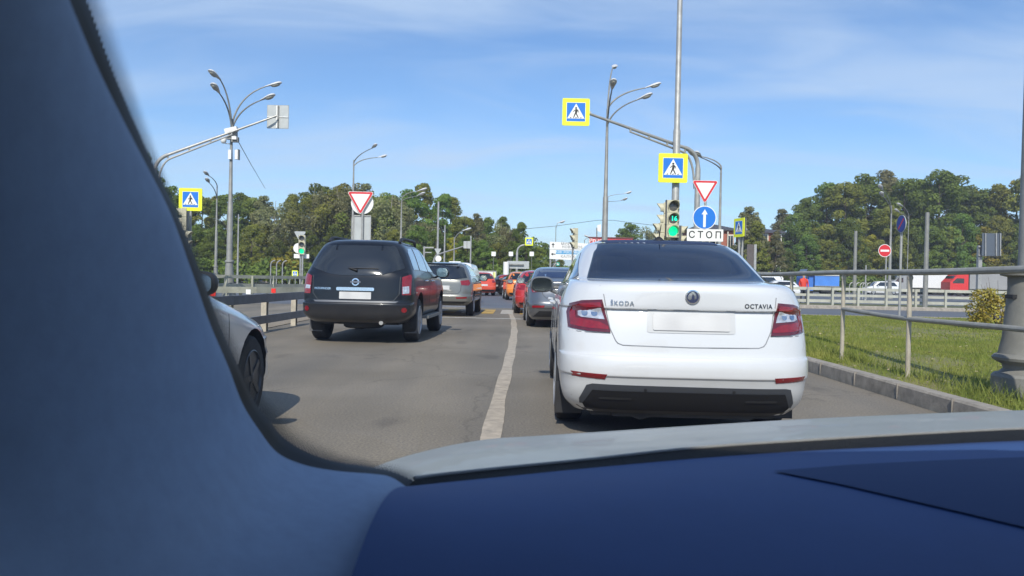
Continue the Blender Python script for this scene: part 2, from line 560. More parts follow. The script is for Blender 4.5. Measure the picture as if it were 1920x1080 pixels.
GRASS = mat('grass_blades', (0.15, 0.215, 0.035), 0.7, col2=(0.35, 0.35, 0.09), vscale=1.3, trans=0.35, spec=0.2)
g = grass('grass', [(4.05, 7.5, 5.5, 10, 60000, 0.038, 0.004), (4.05, 10, 10, 15, 60000, 0.042, 0.006), (4.1, 17, 15, 26.2, 70000, 0.05, 0.011), (4.15, 8, 5.5, 16, 5000, 0.12, 0.006), (4.12, 4.7, 5.5, 17, 5000, 0.10, 0.006)], GRASS)
lv = MB()                                    # fallen leaves and scraps in the grass
for _ in range(420):
    y = random.uniform(5.8, 20); x = random.uniform(4.1, 4.1 + (y - 4) * 0.75)
    s_ = random.uniform(0.012, 0.028)
    rt = Matrix.Rotation(random.uniform(0, 6.28), 3, 'Z') @ Matrix.Rotation(random.uniform(-.6, .6), 3, 'X')
    lv.add([rt @ Vector(q) * s_ + Vector((x, y, 0.165)) for q in ((-1, 0, 0), (0, -.7, .1), (1.2, 0, 0), (0, .7, .1))], [(0, 1, 2, 3)])
struct(lv.build('fallen_leaves', mat('dry_leaf', (0.42, 0.33, 0.2), 0.8, var=0.4, vscale=2), smooth=0, fix=False), 'stuff')

# markings
def strip(name, pts, widths, z, m):
    P2 = [Vector(p) for p in pts]; n = len(P2); b = MB(); vs = []
    for i, p in enumerate(P2):
        t = (P2[min(i + 1, n - 1)] - P2[max(i - 1, 0)]).normalized(); nr = Vector((t.y, -t.x))
        w_ = widths if not hasattr(widths, '__len__') else widths[i]
        vs += [(*(p - nr * w_ / 2), z), (*(p + nr * w_ / 2), z)]
    b.add(vs, [(2 * i, 2 * i + 1, 2 * i + 3, 2 * i + 2) for i in range(n - 1)])
    return struct(b.build(name, m, smooth=0, fix=False))


ll = []
wl = []
ctrl = [(-0.20, -5), (-0.16, 3), (-0.13, 5.6), (-0.10, 7.5), (-0.05, 9.5), (0.02, 13), (0.07, 17), (0.06, 21.5), (-0.02, 25), (-0.03, 27.5)]
for i in range(len(ctrl) - 1):
    a, c_ = Vector(ctrl[i]), Vector(ctrl[i + 1])
    for k in range(12):
        p = a.lerp(c_, k / 12)
        ll.append((p.x + random.uniform(-.002, .002), p.y)); wl.append(0.138 + .014 * math.sin(p.y * 2.3) + random.uniform(-.004, .004))
strip('lane_line', ll, wl, 0.004, M['old_line'])
strip('stop_line', [(-4.6, 22.3), (3.8, 21.9)], 0.34, 0.008, M['white_line'])
for i, x in enumerate(np.arange(-4.5, 3.8, 0.62)):
    nm = 'crossing_stripe'
    strip(nm, [(x, 25.0), (x + 0.03, 28.2)], 0.40, 0.008, M['yellow_line'] if i % 2 == 0 else M['white_line'])


# ---------------------------------------------------------------- guardrails
def sgn_tube(b, pts, r, n=8):
    b.tube(pts, r, n)


def near_guardrail():
    t = thing('guardrail', 'grey box-beam guardrail with dusty posts along the left lane, behind the black SUV', 'guardrail', (-4.62, 12, 0))
    x0 = -4.62 + 4.62
    def gp(x, y): return Vector((x - (-4.62), y - 12, 0))
    line = lambda y: -4.85 + (y - 13.7) * 0.028 + 0.0
    ys = [4.2, 6.1, 8.0, 9.9, 11.8, 13.6, 15.4, 17.3, 19.2, 21.1, 23.0]
    dark = mat('guardrail_beam_paint', (0.17, 0.18, 0.20), 0.5, 0.1, var=0.2, vscale=5)
    for nm, zc, hh in (('upper_beam', 0.655, 0.16), ('lower_beam', 0.245, 0.15)):
        b = MB()
        for i in range(len(ys) - 1):
            a = gp(line(ys[i]) + 0.08, ys[i]); c_ = gp(line(ys[i + 1]) + 0.08, ys[i + 1])
            d = c_ - a; ang = math.atan2(d.y, d.x)
            rot = Matrix.Rotation(ang, 3, 'Z')
            b.box((a + c_) / 2 + Vector((0, 0, zc)), (d.length - 0.006, 0.05, hh), rot)
        b.build(nm, dark, t, smooth=0)
    for y in ys:
        p = gp(line(y), y)
        b = MB()
        b.box(p + Vector((0, 0.0, 0.36)), (0.10, 0.012, 0.72))
        b.box(p + Vector((-0.05, 0.06, 0.36)), (0.010, 0.12, 0.72))
        b.box(p + Vector((0.0, 0.12, 0.36)), (0.10, 0.012, 0.72))
        b.build('post', M['postpaint'], t, smooth=0)
    for y, m in ((12.9, 'refl_red'), (14.5, 'sign_white'), (15.9, 'refl_red')):
        b = MB()
        b.box(gp(line(y) + 0.02, y) + Vector((0, 0, 0.785)), (0.085, 0.02, 0.085))
        b.box(gp(line(y) + 0.02, y + .012) + Vector((0, 0, 0.76)), (0.03, 0.01, 0.06))
        b.build('reflector', M[m], t, smooth=0)
    return t


near_guardrail()


def fence_line(name, label, cat, pts, posts, beams, m, pm, ph, depth=0.05, group=None):
    """pts: ground polyline (world). beams: (z, height). posts: list of world points"""
    o = pts[0]
    t = thing(name, label, cat, (o[0], o[1], 0), 0, group)
    for z, h in beams:
        b = MB()
        for i in range(len(pts) - 1):
            a = Vector((pts[i][0] - o[0], pts[i][1] - o[1], z)); c_ = Vector((pts[i + 1][0] - o[0], pts[i + 1][1] - o[1], z))
            d = c_ - a
            b.box((a + c_) / 2, (d.length + 0.004, depth, h), Matrix.Rotation(math.atan2(d.y, d.x), 3, 'Z'))
        b.build('beam', m, t, smooth=0)
    for p in posts:
        b = MB()
        b.box((p[0] - o[0], p[1] - o[1] + depth, ph / 2), (0.10, 0.08, ph))
        b.build('post', pm, t, smooth=0)
    return t


GR = mat('old_guardrail_paint', (0.30, 0.30, 0.24), 0.6, var=0.25, vscale=2)
GW = mat('pale_guardrail_paint', (0.40, 0.40, 0.34), 0.6, var=0.2, vscale=2)
Lp = [base(px, Y) for px, Y in ((330, 34), (430, 35.5), (500, 37.5), (575, 40.5), (640, 45))]
Lposts = [base(px, Y) for px, Y in ((385, 34.7), (423, 35.3), (472, 36.6), (511, 37.9), (541, 39.1), (565, 40.1))]
fence_line('guardrail', 'olive grey two-beam guardrail in front of the left woods, behind the near rail', 'guardrail',
           [(p.x, p.y) for p in Lp], [(p.x, p.y) for p in Lposts], [(0.95, 0.15), (0.55, 0.15)], GR, GR, 1.0)
Lq = [base(px, Y) for px, Y in ((330, 27), (480, 28.5), (640, 32))]
fence_line('guardrail', 'low olive single-beam guardrail running just below the two-beam one at left', 'guardrail',
           [(p.x, p.y) for p in Lq], [(base(px, Y).x, Y) for px, Y in ((400, 27.8), (450, 28.3), (500, 29), (550, 30.2))], [(0.52, 0.22)], GR, GR, 0.5)
Rp = [(8.5, 38.6), (20, 38.4), (30, 38.2), (44, 38.2)]
rp_ = [base(px, 38.3) for px in (1415, 1465, 1515, 1561, 1609, 1662, 1717, 1773, 1829, 1885, 1940)]
fence_line('guardrail', 'pale three-beam guardrail beyond the far side of the grass island', 'guardrail',
           Rp, [(p.x, p.y - 0.02) for p in rp_], [(0.95, 0.14), (0.64, 0.12), (0.36, 0.14)], GW, GW, 1.02)


def handrail():
    t = thing('handrail', 'grey tubular pedestrian railing along the kerb beside the grass island', 'railing', (4.38, 8.8, 0.13))
    ys = [8.75, 10.5, 12.45, 14.3, 16.1, 18.0]
    b = MB()
    b.tube([(0, y - 8.8, 1.165 + 0.006 * math.sin(y * 1.3)) for y in np.arange(4.0, 18.2, 0.5)], 0.034, 12)
    b.build('top_rail', M['railpaint'], t)
    b = MB()
    b.tube([(0.0, y - 8.8, z) for y, z in ((4.0, 0.66), (7.0, 0.655), (8.7, 0.645), (9.4, 0.655), (10.5, 0.69))], 0.027, 12)
    b.build('lower_rail', M['railpaint'], t)
    for y in ys:
        b = MB()
        b.tube([(0, y - 8.8, -0.1), (0, y - 8.8, 1.14)], 0.026, 10)
        b.lathe([(0.03, 0), (0.032, 0.01), (0.032, 0.03), (0.026, 0.04)], (0, y - 8.8, 1.08), n=12)
        b.build('post', M['postpaint'], t)
    return t


handrail()


# ---------------------------------------------------------------- street lamps
def lamp_head(t, end, d, s=1.0):
    """cobra head whose rear end sits at `end`, pointing along d"""
    d = Vector(d).normalized()
    q = d.to_track_quat('X', 'Z').to_matrix()
    b = MB(); vs = []; fs = []; n = 14
    prof = [(0, .045), (.05, .06), (.18, .085), (.35, .125), (.52, .155), (.66, .15), (.76, .10), (.80, .02)]
    for (l, r) in prof:
        for k in range(n):
            an = 2 * math.pi * k / n
            z = math.sin(an) * r * (0.62 if math.sin(an) > 0 else 0.25)
            vs.append(q @ Vector((l, math.cos(an) * r, z)) * s + Vector(end))
    for i in range(len(prof) - 1):
        for k in range(n):
            fs.append((i * n + k, i * n + (k + 1) % n, (i + 1) * n + (k + 1) % n, (i + 1) * n + k))
    fs.append(tuple(range(n)))
    fs.append(tuple(range(len(prof) * n - 1, (len(prof) - 1) * n - 1, -1)))
    b.add(vs, fs)
    h = b.build('lamp_head', M['lamp_shell'], t, smooth=50)
    b = MB()
    b.ellipsoid(Vector(end) + q @ Vector((.50, 0, -.035)) * s, (0.22 * s, 0.115 * s, 0.085 * s), rot=q)
    b.build('lamp_lens', M['lamp_lens'], h, smooth=60)


def street_lamp(label, px, Y, top_py, heads, split, lab_group='street lamps round the junction', r0=0.11, r1=0.05, skirt=True, hs=1.0, z0=0.0, base_h=0.0, mname='pole'):
    """heads: (px, py, dy) of the lamp's outer tip at depth Y+dy. split: height where the arms leave"""
    b0 = base(px, Y, z0)
    t = thing('street_lamp', label, 'street lamp', b0, 0, lab_group)
    zt = W(px, min([top_py] + list(split)), Y).z - z0
    b = MB()
    hmid = zt * 0.55
    b.tube([(0, 0, 0), (0, 0, hmid), (0, 0, hmid + 0.05), (0, 0, zt)], [r0, r0 * 0.78, r0 * 0.62, r1], 12)
    b.build('pole', M[mname], t)
    if skirt:
        b = MB()
        b.lathe([(0.30, 0), (0.30, 0.25), (0.26, 0.30), (0.30, 0.36), (0.30, 0.42), (0.22, 0.48), (0.19, 1.1), (0.16, 1.55), (0.20, 1.60), (0.20, 1.66), (r0, 1.7)], n=20)
        b.build('cast_base', M[mname], t)
    for (hx, hy, dyy) in heads:
        tip = W(hx, hy, Y + dyy) - Vector(b0)
        js = split if not hasattr(split, '__len__') else split[heads.index((hx, hy, dyy))]
        j = Vector((0, 0, W(px, js, Y).z - z0))
        hd = Vector((tip.x, tip.y, 0)); hl = max(0.01, hd.length)
        hdn = hd.normalized()
        dirn = (hdn * 0.94 + Vector((0, 0, 0.30))).normalized()
        end = tip - dirn * 0.8 * hs
        ctrl_ = Vector((0, 0, j.z + (end.z - j.z) * 0.75)) + hdn * hl * 0.12
        b = MB()
        b.tube(bez(j, ctrl_, end + dirn * 0.05, 12), [0.045 - 0.018 * i / 12 for i in range(13)], 8)
        b.build('arm', M[mname], t)
        lamp_head(t, end, dirn, hs)
    return t, b0
# ---------------------------------------------------------------- lamps in view
SL = [
    ('tall street lamp with four curved arms and cameras, left behind the road guardrail', 429, 36, 232, [(392, 131, -1.5), (398, 156, -2.2), (529, 155, 0.5), (516, 177, -0.6)], [235, 240, 235, 245], dict(r0=0.15)),
    ('street lamp with two heads reaching left, between left crossing sign and camera pole', 404, 70, 372, [(383, 321, -2.5), (387, 334, -3.5)], [348, 372], dict(r0=0.14, hs=1.2)),
    ('street lamp with two curved heads directly behind the left give-way sign', 659, 62, 300, [(706, 270, -3), (726, 291, 1)], [305, 312], dict(r0=0.15, hs=1.0, skirt=False)),
    ('street lamp with two stacked heads reaching right, standing just right of the black SUV roof', 750, 78, 372, [(801, 353, 0), (797, 361, -1.5)], [372, 378], dict(r0=0.16, hs=1.3, skirt=False)),
    ('low street lamp with one head, among birches right of the left give-way sign', 712, 100, 432, [(738, 406, 0)], [432], dict(r0=0.10, hs=1.2, skirt=False)),
    ('slim street lamp with one curved arm above the grey SUV', 850, 75, 445, [(884, 428, 0)], [450], dict(r0=0.11, hs=1.1, skirt=False)),
    ('tall street lamp with four heads just left of the tall plain mast', 1131, 37, 232, [(1154, 124, 2), (1151, 148, -3), (1240, 156, 0), (1224, 175, -1)], [215, 240, 205, 235], dict(r0=0.16)),
    ('street lamp with two heads reaching left, directly behind the right give-way sign', 1346, 44, 350, [(1290, 285, 0), (1304, 284, -2.5)], [312, 318], dict(r0=0.13, skirt=False)),
    ('far street lamp with two small heads peeking out right of the four-headed lamp', 1135, 110, 372, [(1185, 359, 0), (1177, 371, -2)], [370, 378], dict(r0=0.14, hs=1.5, skirt=False)),
    ('street lamp with two heads before the right woods, beside the no-entry sign', 1667, 70, 385, [(1649, 347, -3), (1652, 360, -4)], [395, 400], dict(r0=0.14, hs=1.2)),
    ('distant street lamp, two heads showing right of the lamp by the no-entry sign', 1700, 108, 410, [(1682, 381, -1), (1678, 392, -2)], [405, 412], dict(r0=0.07, hs=1.4, skirt=False)),
    ('far lamp with a single head above the big white direction board', 1094, 120, 450, [(1095, 441, 0)], [452], dict(r0=0.1, hs=1.4, skirt=False)),
    ('far lamp with one white head, upper left of the side-on traffic light', 1040, 112, 425, [(1060, 414, 0)], [428], dict(r0=0.08, hs=1.5, skirt=False)),
]
LAMPS = []
for (lb, px, Y, tp, hd, sp, kw) in SL:
    t, b0 = street_lamp(lb, px, Y, tp, hd, sp, **kw)
    LAMPS.append((t, b0))

# cameras and boxes on the left tall lamp (parts of nothing else: each can be unbolted, but they ride on the pole)
T0, B0 = LAMPS[0]
def lp(px, py, dyy=0): return W(px, py, 36 + dyy) - B0
b = MB()
c_ = lp(434, 244, -0.4); b.box(c_, (0.55, 0.25, 0.2), Matrix.Rotation(-0.25, 3, 'Y'))
b.build('camera_housing', M['sign_white'], T0, smooth=0)
b = MB(); b.box(lp(437, 251, -.2), (0.32, 0.3, 0.30)); b.box(lp(434, 259, -.2), (0.42, 0.22, 0.12)); b.box(lp(441, 262, -.2), (0.3, 0.2, 0.22))
b.build('camera_bracket', M['galv_dark'], T0, smooth=0)
b = MB(); b.ellipsoid(lp(419, 263, -.2), (.13, .13, .15)); b.tube([lp(419, 263, -.2), lp(423, 269, -.1), lp(434, 270, 0)], .025, 8)
b.build('dome_camera', M['sign_white'], T0)
b = MB(); b.box(lp(440, 259, -.3), (.2, .2, .14))
b.build('small_camera', M['sign_white'], T0, smooth=0)
for px_, m_ in ((431.5, 'sign_white'), (444, 'sign_white')):
    b = MB(); b.box(lp(px_, 290, -.1), (.13, .16, .42)); b.build('equipment_box', M[m_], T0, smooth=0)
b = MB(); b.box(lp(447.5, 290, -.05), (.05, .2, .46)); b.build('box_door', M['galv_dark'], T0, smooth=0)
for nm, pts, lb in (('overhead_cable', [W(445, 262, 36), W(470, 307, 55), W(497, 353, 90)], 'thin cable dropping from the left camera pole into the tree tops'),
                    ('overhead_cable', [W(975, 430, 110), W(1040, 424, 110), W(1120, 413, 110), W(1150, 413, 112), W(1178, 417, 115), W(1240, 424, 118)], 'thin sagging cable crossing the sky above the red roof and the white direction board')):
    b = MB(); b.tube(pts, 0.018 if pts[0].y < 60 else 0.03, 5); tag(b.build(nm, M['sign_black'], None), lb, 'cable')

# ---------------------------------------------------------------- plain masts
def mast(name, label, cat, px, Y, top_py, r0, r1, m='pole', group=None, z0=0.0, sleeve=None):
    b0 = base(px, Y, z0)
    t = thing(name, label, cat, b0, 0, group)
    h = W(px, top_py, Y).z - z0
    b = MB()
    if sleeve:
        hs_ = W(px, sleeve, Y).z - z0
        b.tube([(0, 0, 0), (0, 0, hs_), (0, 0, hs_ + .06), (0, 0, h)], [r0, r0 * .9, r1 * 1.15, r1], 14)
    else:
        b.tube([(0, 0, 0), (0, 0, h)], [r0, r1], 10)
    b.build('pole', M[m], t)
    b = MB(); b.lathe([(r0 * 1.6, 0), (r0 * 1.6, .05), (r0 * 1.1, .12)], n=14); b.build('base_flange', M[m], t)
    return t, b0


MAST_Y = 24.0
mast('tall_mast', 'very tall plain steel mast rising out of the picture above the main traffic light', 'mast', 1261, MAST_Y, -80, 0.12, 0.075, 'galv', sleeve=245)
mast('flag_pole', 'thin bare pole in front of the left woods, right of the camera pole', 'pole', 445, 66, 402, 0.09, 0.05, 'galv')
mast('utility_pole', 'slim pole with a small camera on top, above the grey SUV', 'pole', 819, 70, 378, 0.11, 0.08, 'galv')
mast('utility_pole', 'slim plain pole just right of the pole with a small camera', 'pole', 832, 74, 422, 0.10, 0.06, 'galv')
mast('utility_pole', 'slim pole right behind the square sign back of the far cantilever arm', 'pole', 881, 66, 442, 0.08, 0.06, 'galv')
mast('plain_pole', 'plain grey post before the dark trees left of the no-entry sign', 'pole', 1601, 42, 433, 0.10, 0.08, 'pole')
mast('plain_pole', 'plain grey post before the woods between the oval blue sign and the far sign frame', 'pole', 1734, 38, 398, 0.12, 0.09, 'pole')
mast('small_pole', 'short pole with stub arms left of the white give-way sign back', 'pole', 794, 80, 462, 0.10, 0.10, 'galv')
mast('thin_post', 'thin low post far behind the guardrail between the plain grey post and the no-entry sign', 'pole', 1622, 60, 497, 0.05, 0.05, 'galv')
b = MB(); p_ = base(794, 80); h_ = W(794, 463, 80).z
b.box((p_.x + .45, 80, h_ - .05), (1.0, .12, .14)); b.box((p_.x + .35, 80, h_ - .55), (.8, .1, .1))
o_ = b.build('stub_arm', M['galv'], None, smooth=0)
for o in bpy.data.objects:
    if o.name == 'small_pole':
        o_.parent = o; o_.location = -o.location


# ---------------------------------------------------------------- sign faces
def rrect(w_, h_, r, n=4):
    pts = []
    for cx, cz, a0 in ((w_ / 2 - r, h_ / 2 - r, 0), (-w_ / 2 + r, h_ / 2 - r, 90), (-w_ / 2 + r, -h_ / 2 + r, 180), (w_ / 2 - r, -h_ / 2 + r, 270)):
        for k in range(n + 1):
            a = R(a0 + 90 * k / n)
            pts.append((cx + r * math.cos(a), cz + r * math.sin(a)))
    return pts


def circ(r, n=32, cx=0, cz=0):
    return [(cx + r * math.cos(2 * math.pi * k / n), cz + r * math.sin(2 * math.pi * k / n)) for k in range(n)]


def flat(poly, y, m, name, parent, off=(0, 0), th=0.002):
    b = MB()
    b.prism([(x + off[0], z + off[1]) for x, z in poly], y, y + th)
    return b.build(name, m, parent, smooth=0)


FIG = [  # walking figure: polygons in units of sign width
    circ(0.030, 12, 0.0, 0.135),
    [(-0.02, 0.10), (0.035, 0.10), (0.045, 0.03), (0.02, -0.03), (-0.035, -0.03), (-0.03, 0.03)],
    [(-0.035, -0.02), (0.0, -0.04), (-0.035, -0.10), (-0.06, -0.165), (-0.085, -0.165), (-0.06, -0.08)],
    [(-0.01, -0.03), (0.025, -0.03), (0.06, -0.10), (0.085, -0.16), (0.06, -0.165), (0.03, -0.11)],
    [(-0.02, 0.095), (-0.03, 0.06), (-0.08, 0.01), (-0.093, 0.02), (-0.055, 0.065)],
    [(0.03, 0.10), (0.07, 0.06), (0.085, 0.0), (0.072, -0.002), (0.05, 0.045), (0.035, 0.06)],
]


def crossing_board(t, c, s, yaw=0.0, mirror=False, simple=False):
    """yellow square board with blue panel, white triangle and walking figure; c = centre in t's space, s = width"""
    a = MB(); a.prism(rrect(s, s, s * .05), 0, 0.035)
    board = a.build('sign_board', M['sign_yellow'], t, smooth=0)
    board.location = c; board.rotation_euler = (0, 0, yaw)
    mr_ = -1 if mirror else 1
    flat(rrect(s * .70, s * .70, s * .01), -0.003, M['sign_white'], 'white_border', board)
    flat(rrect(s * .675, s * .675, s * .01), -0.006, M['sign_blue'], 'blue_panel', board)
    flat([(-0.32 * s, -0.24 * s), (0.32 * s, -0.24 * s), (0.0, 0.31 * s)], -0.009, M['sign_white'], 'white_triangle', board)
    b = MB()
    for pl in FIG:
        b.prism([(x * 1.22 * s * mr_, (z * 1.22 - .02) * s) for x, z in pl], -0.012, -0.0095)
    for x in (-0.20, -0.005, 0.17):
        b.prism([((x - .035) * s, -.225 * s), ((x + .02) * s, -.225 * s), ((x + .04) * s, -.195 * s), ((x + .0) * s, -.195 * s)], -0.012, -0.0095)
    b.build('walking_figure', M['sign_black'], board, smooth=0)
    return board


def triangle_board(t, c, s, red=True, yaw=0.0):
    h = s * .866
    tri = lambda k, r=0: [(-k / 2, h / 3 * 1 * k / s), (k / 2, h / 3 * k / s), (0, -2 * h / 3 * k / s)]
    def rt(k, rad):
        P_ = [Vector(p) for p in tri(k)]; pts = []
        for i in range(3):
            p, q, r_ = P_[i - 1], P_[i], P_[(i + 1) % 3]
            a = (p - q).normalized(); b_ = (r_ - q).normalized()
            d = rad / math.tan(R(30))
            pts += [tuple(v) for v in (q + a * d, q + (a + b_) * d * .35, q + b_ * d)]
        return pts
    b = MB(); b.prism(rt(s, s * .05), 0, 0.03)
    board = b.build('sign_board', M['sign_white'] if red else M['sign_back'], t, smooth=0)
    board.location = c; board.rotation_euler = (0, 0, yaw)
    if red:
        flat(rt(s * .955, s * .045), -0.003, M['sign_red'], 'red_border', board)
        flat(rt(s * .70, s * .01), -0.006, M['sign_white'], 'white_face', board)
    return board


# right group: crossing sign on the tall mast
mp_ = base(1261, MAST_Y)
c0 = W(1262, 315, MAST_Y - .25)
t = thing('pedestrian_crossing_sign', 'yellow-bordered crossing sign mounted on the tall mast above the main traffic light', 'road sign', c0, 0, 'pedestrian crossing signs')
crossing_board(t, (0, 0, 0), 0.87)
b = MB(); b.box((0, .08, .2), (.3, .1, .05)); b.box((0, .08, -.2), (.3, .1, .05)); b.box((0, .06, 0), (.05, .06, .44)); b.build('bracket', M['galv'], t, smooth=0)


def arm_post(label, px, Y, corner_py, tip, r=0.085, rail=True, gr=None):
    """post with a long cantilever arm to the world point tip"""
    b0 = base(px, Y)
    t = thing('cantilever_post', label, 'sign post', b0, 0, gr)
    e = tip - Vector(b0)
    zc = W(px, corner_py, Y).z
    u = Vector((e.x, e.y, 0)).normalized()
    sl_ = (e - Vector((0, 0, zc))).length
    A = Vector((0, 0, zc - 0.5)); Cn = Vector((0, 0, zc + .02)); 
    arm_dir = (e - Cn).normalized()
    B_ = Cn + arm_dir * 0.5
    path = [Vector((0, 0, 0)), A * .6, A] + bez(A, Cn, B_, 8)[1:]
    b = MB(); b.tube(path, [r * 1.15, r * 1.1, r] + [r * .8] * 8, 12); b.build('post', M['galv'], t)
    b = MB(); b.tube([B_, e], [r * .62, r * .45], 10); b.build('arm', M['galv'], t)
    if rail:
        dn = Vector((0, 0, -0.13))
        k = B_.lerp(e, .58)
        b = MB(); 
        inn = bez(A + u * .13 - Vector((0, 0, .6)), Cn + u * .14 + dn * 1.1, B_ + u * .1 + dn, 8)
        b.tube([A * .98 + u * .04] + inn + [k + dn * .8, k], r * .42, 8)
        for q in np.linspace(0, 1, 4):
            p = B_.lerp(k, q); b.tube([p, p + dn * (1 - .2 * q)], r * .4, 6)
        b.build('arm_brace', M['galv'], t)
    return t


tip_r = W(1104, 213, 23.6)
arm_post('galvanised post with a long arm reaching left, behind the right give-way sign', 1302, 25.0, 287, tip_r)
cR = W(1080, 210, 23.4)
t = thing('pedestrian_crossing_sign', 'bright crossing sign hanging at the tip of the right cantilever arm over the junction', 'road sign', cR, 0, 'pedestrian crossing signs')
crossing_board(t, (0, 0, 0), 0.80)
b = MB(); b.box((.2, .06, 0), (.5, .05, .06)); b.build('bracket', M['galv'], t, smooth=0)

tip_l = W(519, 217, 31.0)
arm_post('galvanised post with a long arm reaching right, standing behind our left windscreen pillar', 286, 30, 300, tip_l)
cL = W(521, 219, 31.2)
t = thing('road_sign', 'grey back of a square sign bolted to the tip of the left cantilever arm', 'road sign', cL)
b = MB(); b.prism(rrect(.83, .90, .03), 0, .02); b.build('sign_board', M['sign_back'], t, smooth=0)
b = MB(); b.prism(rrect(.85, .92, .03), .004, .016); b.build('sign_rim', M['galv_dark'], t, smooth=0)
b = MB(); b.box((0.02, -.035, 0), (.05, .05, .86)); b.build('clamp_bar', M['galv_dark'], t, smooth=0)
b = MB(); b.box((0.0, -.02, -.01), (.82, .02, .025)); b.box((-.035, -.02, 0), (.045, .025, .88)); b.build('stiffener', M['sign_white'], t, smooth=0)

# right sign post: give way, straight ahead, STOP plate
SY = 22.4
bs = base(1318, SY, 0.1)
t = thing('sign_post', 'sign post carrying a give-way triangle, a blue straight-ahead disc and a white stop plate', 'road signs', bs)
top = W(1322, 350, SY).z
b = MB(); b.tube([(0, 0.04, 0), (0, 0.04, top - .1)], .035, 10); b.build('post', M['galv'], t)
dl = lambda px, py: W(px, py, SY) - Vector(bs)
triangle_board(t, dl(1322, 353), 0.76)
p = dl(1321, 408)
b = MB(); b.prism(circ(.335, 40), 0, .025); bd = b.build('sign_board', M['sign_white'], t, smooth=0); bd.location = p
flat(circ(.312, 40), -.003, M['sign_blue'], 'blue_disc', bd)
flat([(-.036, -.27), (.036, -.27), (.036, .09), (.085, .09), (0.004, .235), (-.085, .09), (-.036, .09)], -.006, M['sign_white'], 'white_arrow', bd)
p = dl(1322, 441)
b = MB(); b.prism(rrect(1.02, .34, .02), 0, .02); bd = b.build('stop_plate', M['sign_white'], t, smooth=0); bd.location = p
b = MB(); b.prism(rrect(1.03, .35, .02), .003, .018); b.build('plate_edge', M['galv_dark'], bd, smooth=0)
lettering('СТОП', 0.265, (0, 0.0), M['sign_black'], bd, y=-.004, bold=0.004, space=1.45)

# left give-way sign with disc back and panel back behind it
GY = 24.0
bs = base(676, GY)
t = thing('give_way_sign', 'red-edged give-way triangle on a post standing left, above the black SUV roof', 'road sign', bs)
b = MB(); b.tube([(0, .04, 0), (0, .04, W(676, 372, GY).z)], .035, 10); b.build('post', M['galv'], t)
triangle_board(t, W(676, 374, GY) - Vector(bs), 0.82)
b = MB(); b.prism(circ(.34, 36), 0, .02); bd = b.build('round_board', M['sign_white'], t, smooth=0); bd.location = W(678, 380, GY) - Vector(bs) + Vector((0, .10, 0))
b = MB(); b.prism(rrect(.52, .78, .01), 0, .02); bd = b.build('panel_back', M['sign_back'], t, smooth=0); bd.location = W(678, 428, GY) - Vector(bs) + Vector((0, .10, 0))
b = MB(); b.box((0, -.01, .385), (.52, .03, .03)); b.box((0, -.01, -.385), (.52, .03, .03)); b.box((-.255, -.01, 0), (.02, .03, .75)); b.box((.255, -.01, 0), (.02, .03, .75))
b.build('panel_rim', M['galv'], bd, smooth=0)

# left crossing sign
bs = base(354, 29.5)
t = thing('pedestrian_crossing_sign', 'yellow-bordered crossing sign on its own post beside our left windscreen pillar', 'road sign', bs, 0, 'pedestrian crossing signs')
b = MB(); b.tube([(0, .05, 0), (0, .05, W(357, 372, 29.5).z)], .04, 10); b.build('post', M['galv'], t)
crossing_board(t, W(357, 374, 29.5) - Vector(bs), 0.84, yaw=0.06)

# turned crossing sign right, with its double-sided twin
bs = base(1383, 34)
t = thing('pedestrian_crossing_sign', 'turned crossing sign right of the stop plate, in front of the brick house', 'road sign', bs, 0, 'pedestrian crossing signs')
b = MB(); b.tube([(0, .0, 0), (0, .0, W(1386, 440, 34).z)], .05, 10); b.tube([(.16, .1, 0), (.16, .1, W(1386, 445, 34).z)], .05, 10); b.build('post', M['galv'], t)
crossing_board(t, W(1384, 427, 34) - Vector(bs) + Vector((0, -.1, 0)), 0.80, yaw=R(-75))
b = MB(); b.prism(rrect(.8, .8, .03), 0, .03); bd = b.build('rear_board', M['galv_dark'], t, smooth=0); bd.location = W(1391, 427, 34) - Vector(bs) + Vector((0, .1, 0)); bd.rotation_euler = (0, 0, R(-80))
# far crossing sign on an arc
tipf = W(984, 459, 62)
arm_post('thin curved post in the far middle carrying a small crossing sign', 968, 62, 462, tipf, r=.09, rail=False)
t = thing('pedestrian_crossing_sign', 'small distant crossing sign at the end of the thin curved post', 'road sign', W(992, 453, 61.8), 0, 'pedestrian crossing signs')
crossing_board(t, (0, 0, 0), 0.62)
# tiny crossing sign at far left
bs = base(553, 58)
t = thing('pedestrian_crossing_sign', 'tiny yellow crossing sign low beside the far left traffic light', 'road sign', bs, 0, 'pedestrian crossing signs')
b = MB(); b.tube([(0, .05, 0), (0, .05, W(553, 515, 58).z)], .03, 8); b.build('post', M['galv'], t)
crossing_board(t, W(553, 513, 58) - Vector(bs), 0.45)

# no entry sign and oval (turned) blue sign
bs = base(1660, 44, .1)
t = thing('no_entry_sign', 'red round no-entry sign with a white bar, on a thin post before the right woods', 'road sign', bs)
b = MB(); b.tube([(0, .05, 0), (0, .05, W(1659, 465, 44).z - .1)], .04, 10); b.build('post', M['galv'], t)
p = W(1659, 470, 44) - Vector(bs)
b = MB(); b.prism(circ(.355, 36), 0, .025); bd = b.build('sign_board', M['sign_white'], t, smooth=0); bd.location = p
flat(circ(.325, 36), -.003, M['sign_red'], 'red_disc', bd)
flat([(-.24, -.055), (.24, -.055), (.24, .055), (-.24, .055)], -.006, M['sign_white'], 'white_bar', bd)
bs = base(1686, 27.0, .13)
t = thing('parking_ban_sign', 'narrow shaded blue disc seen almost edge-on atop a long post behind the grass island', 'road sign', bs)
b = MB(); b.tube([(0, .0, 0), (0, .0, W(1688, 418, 27).z - .13)], .042, 10); b.build('post', M['galv'], t)
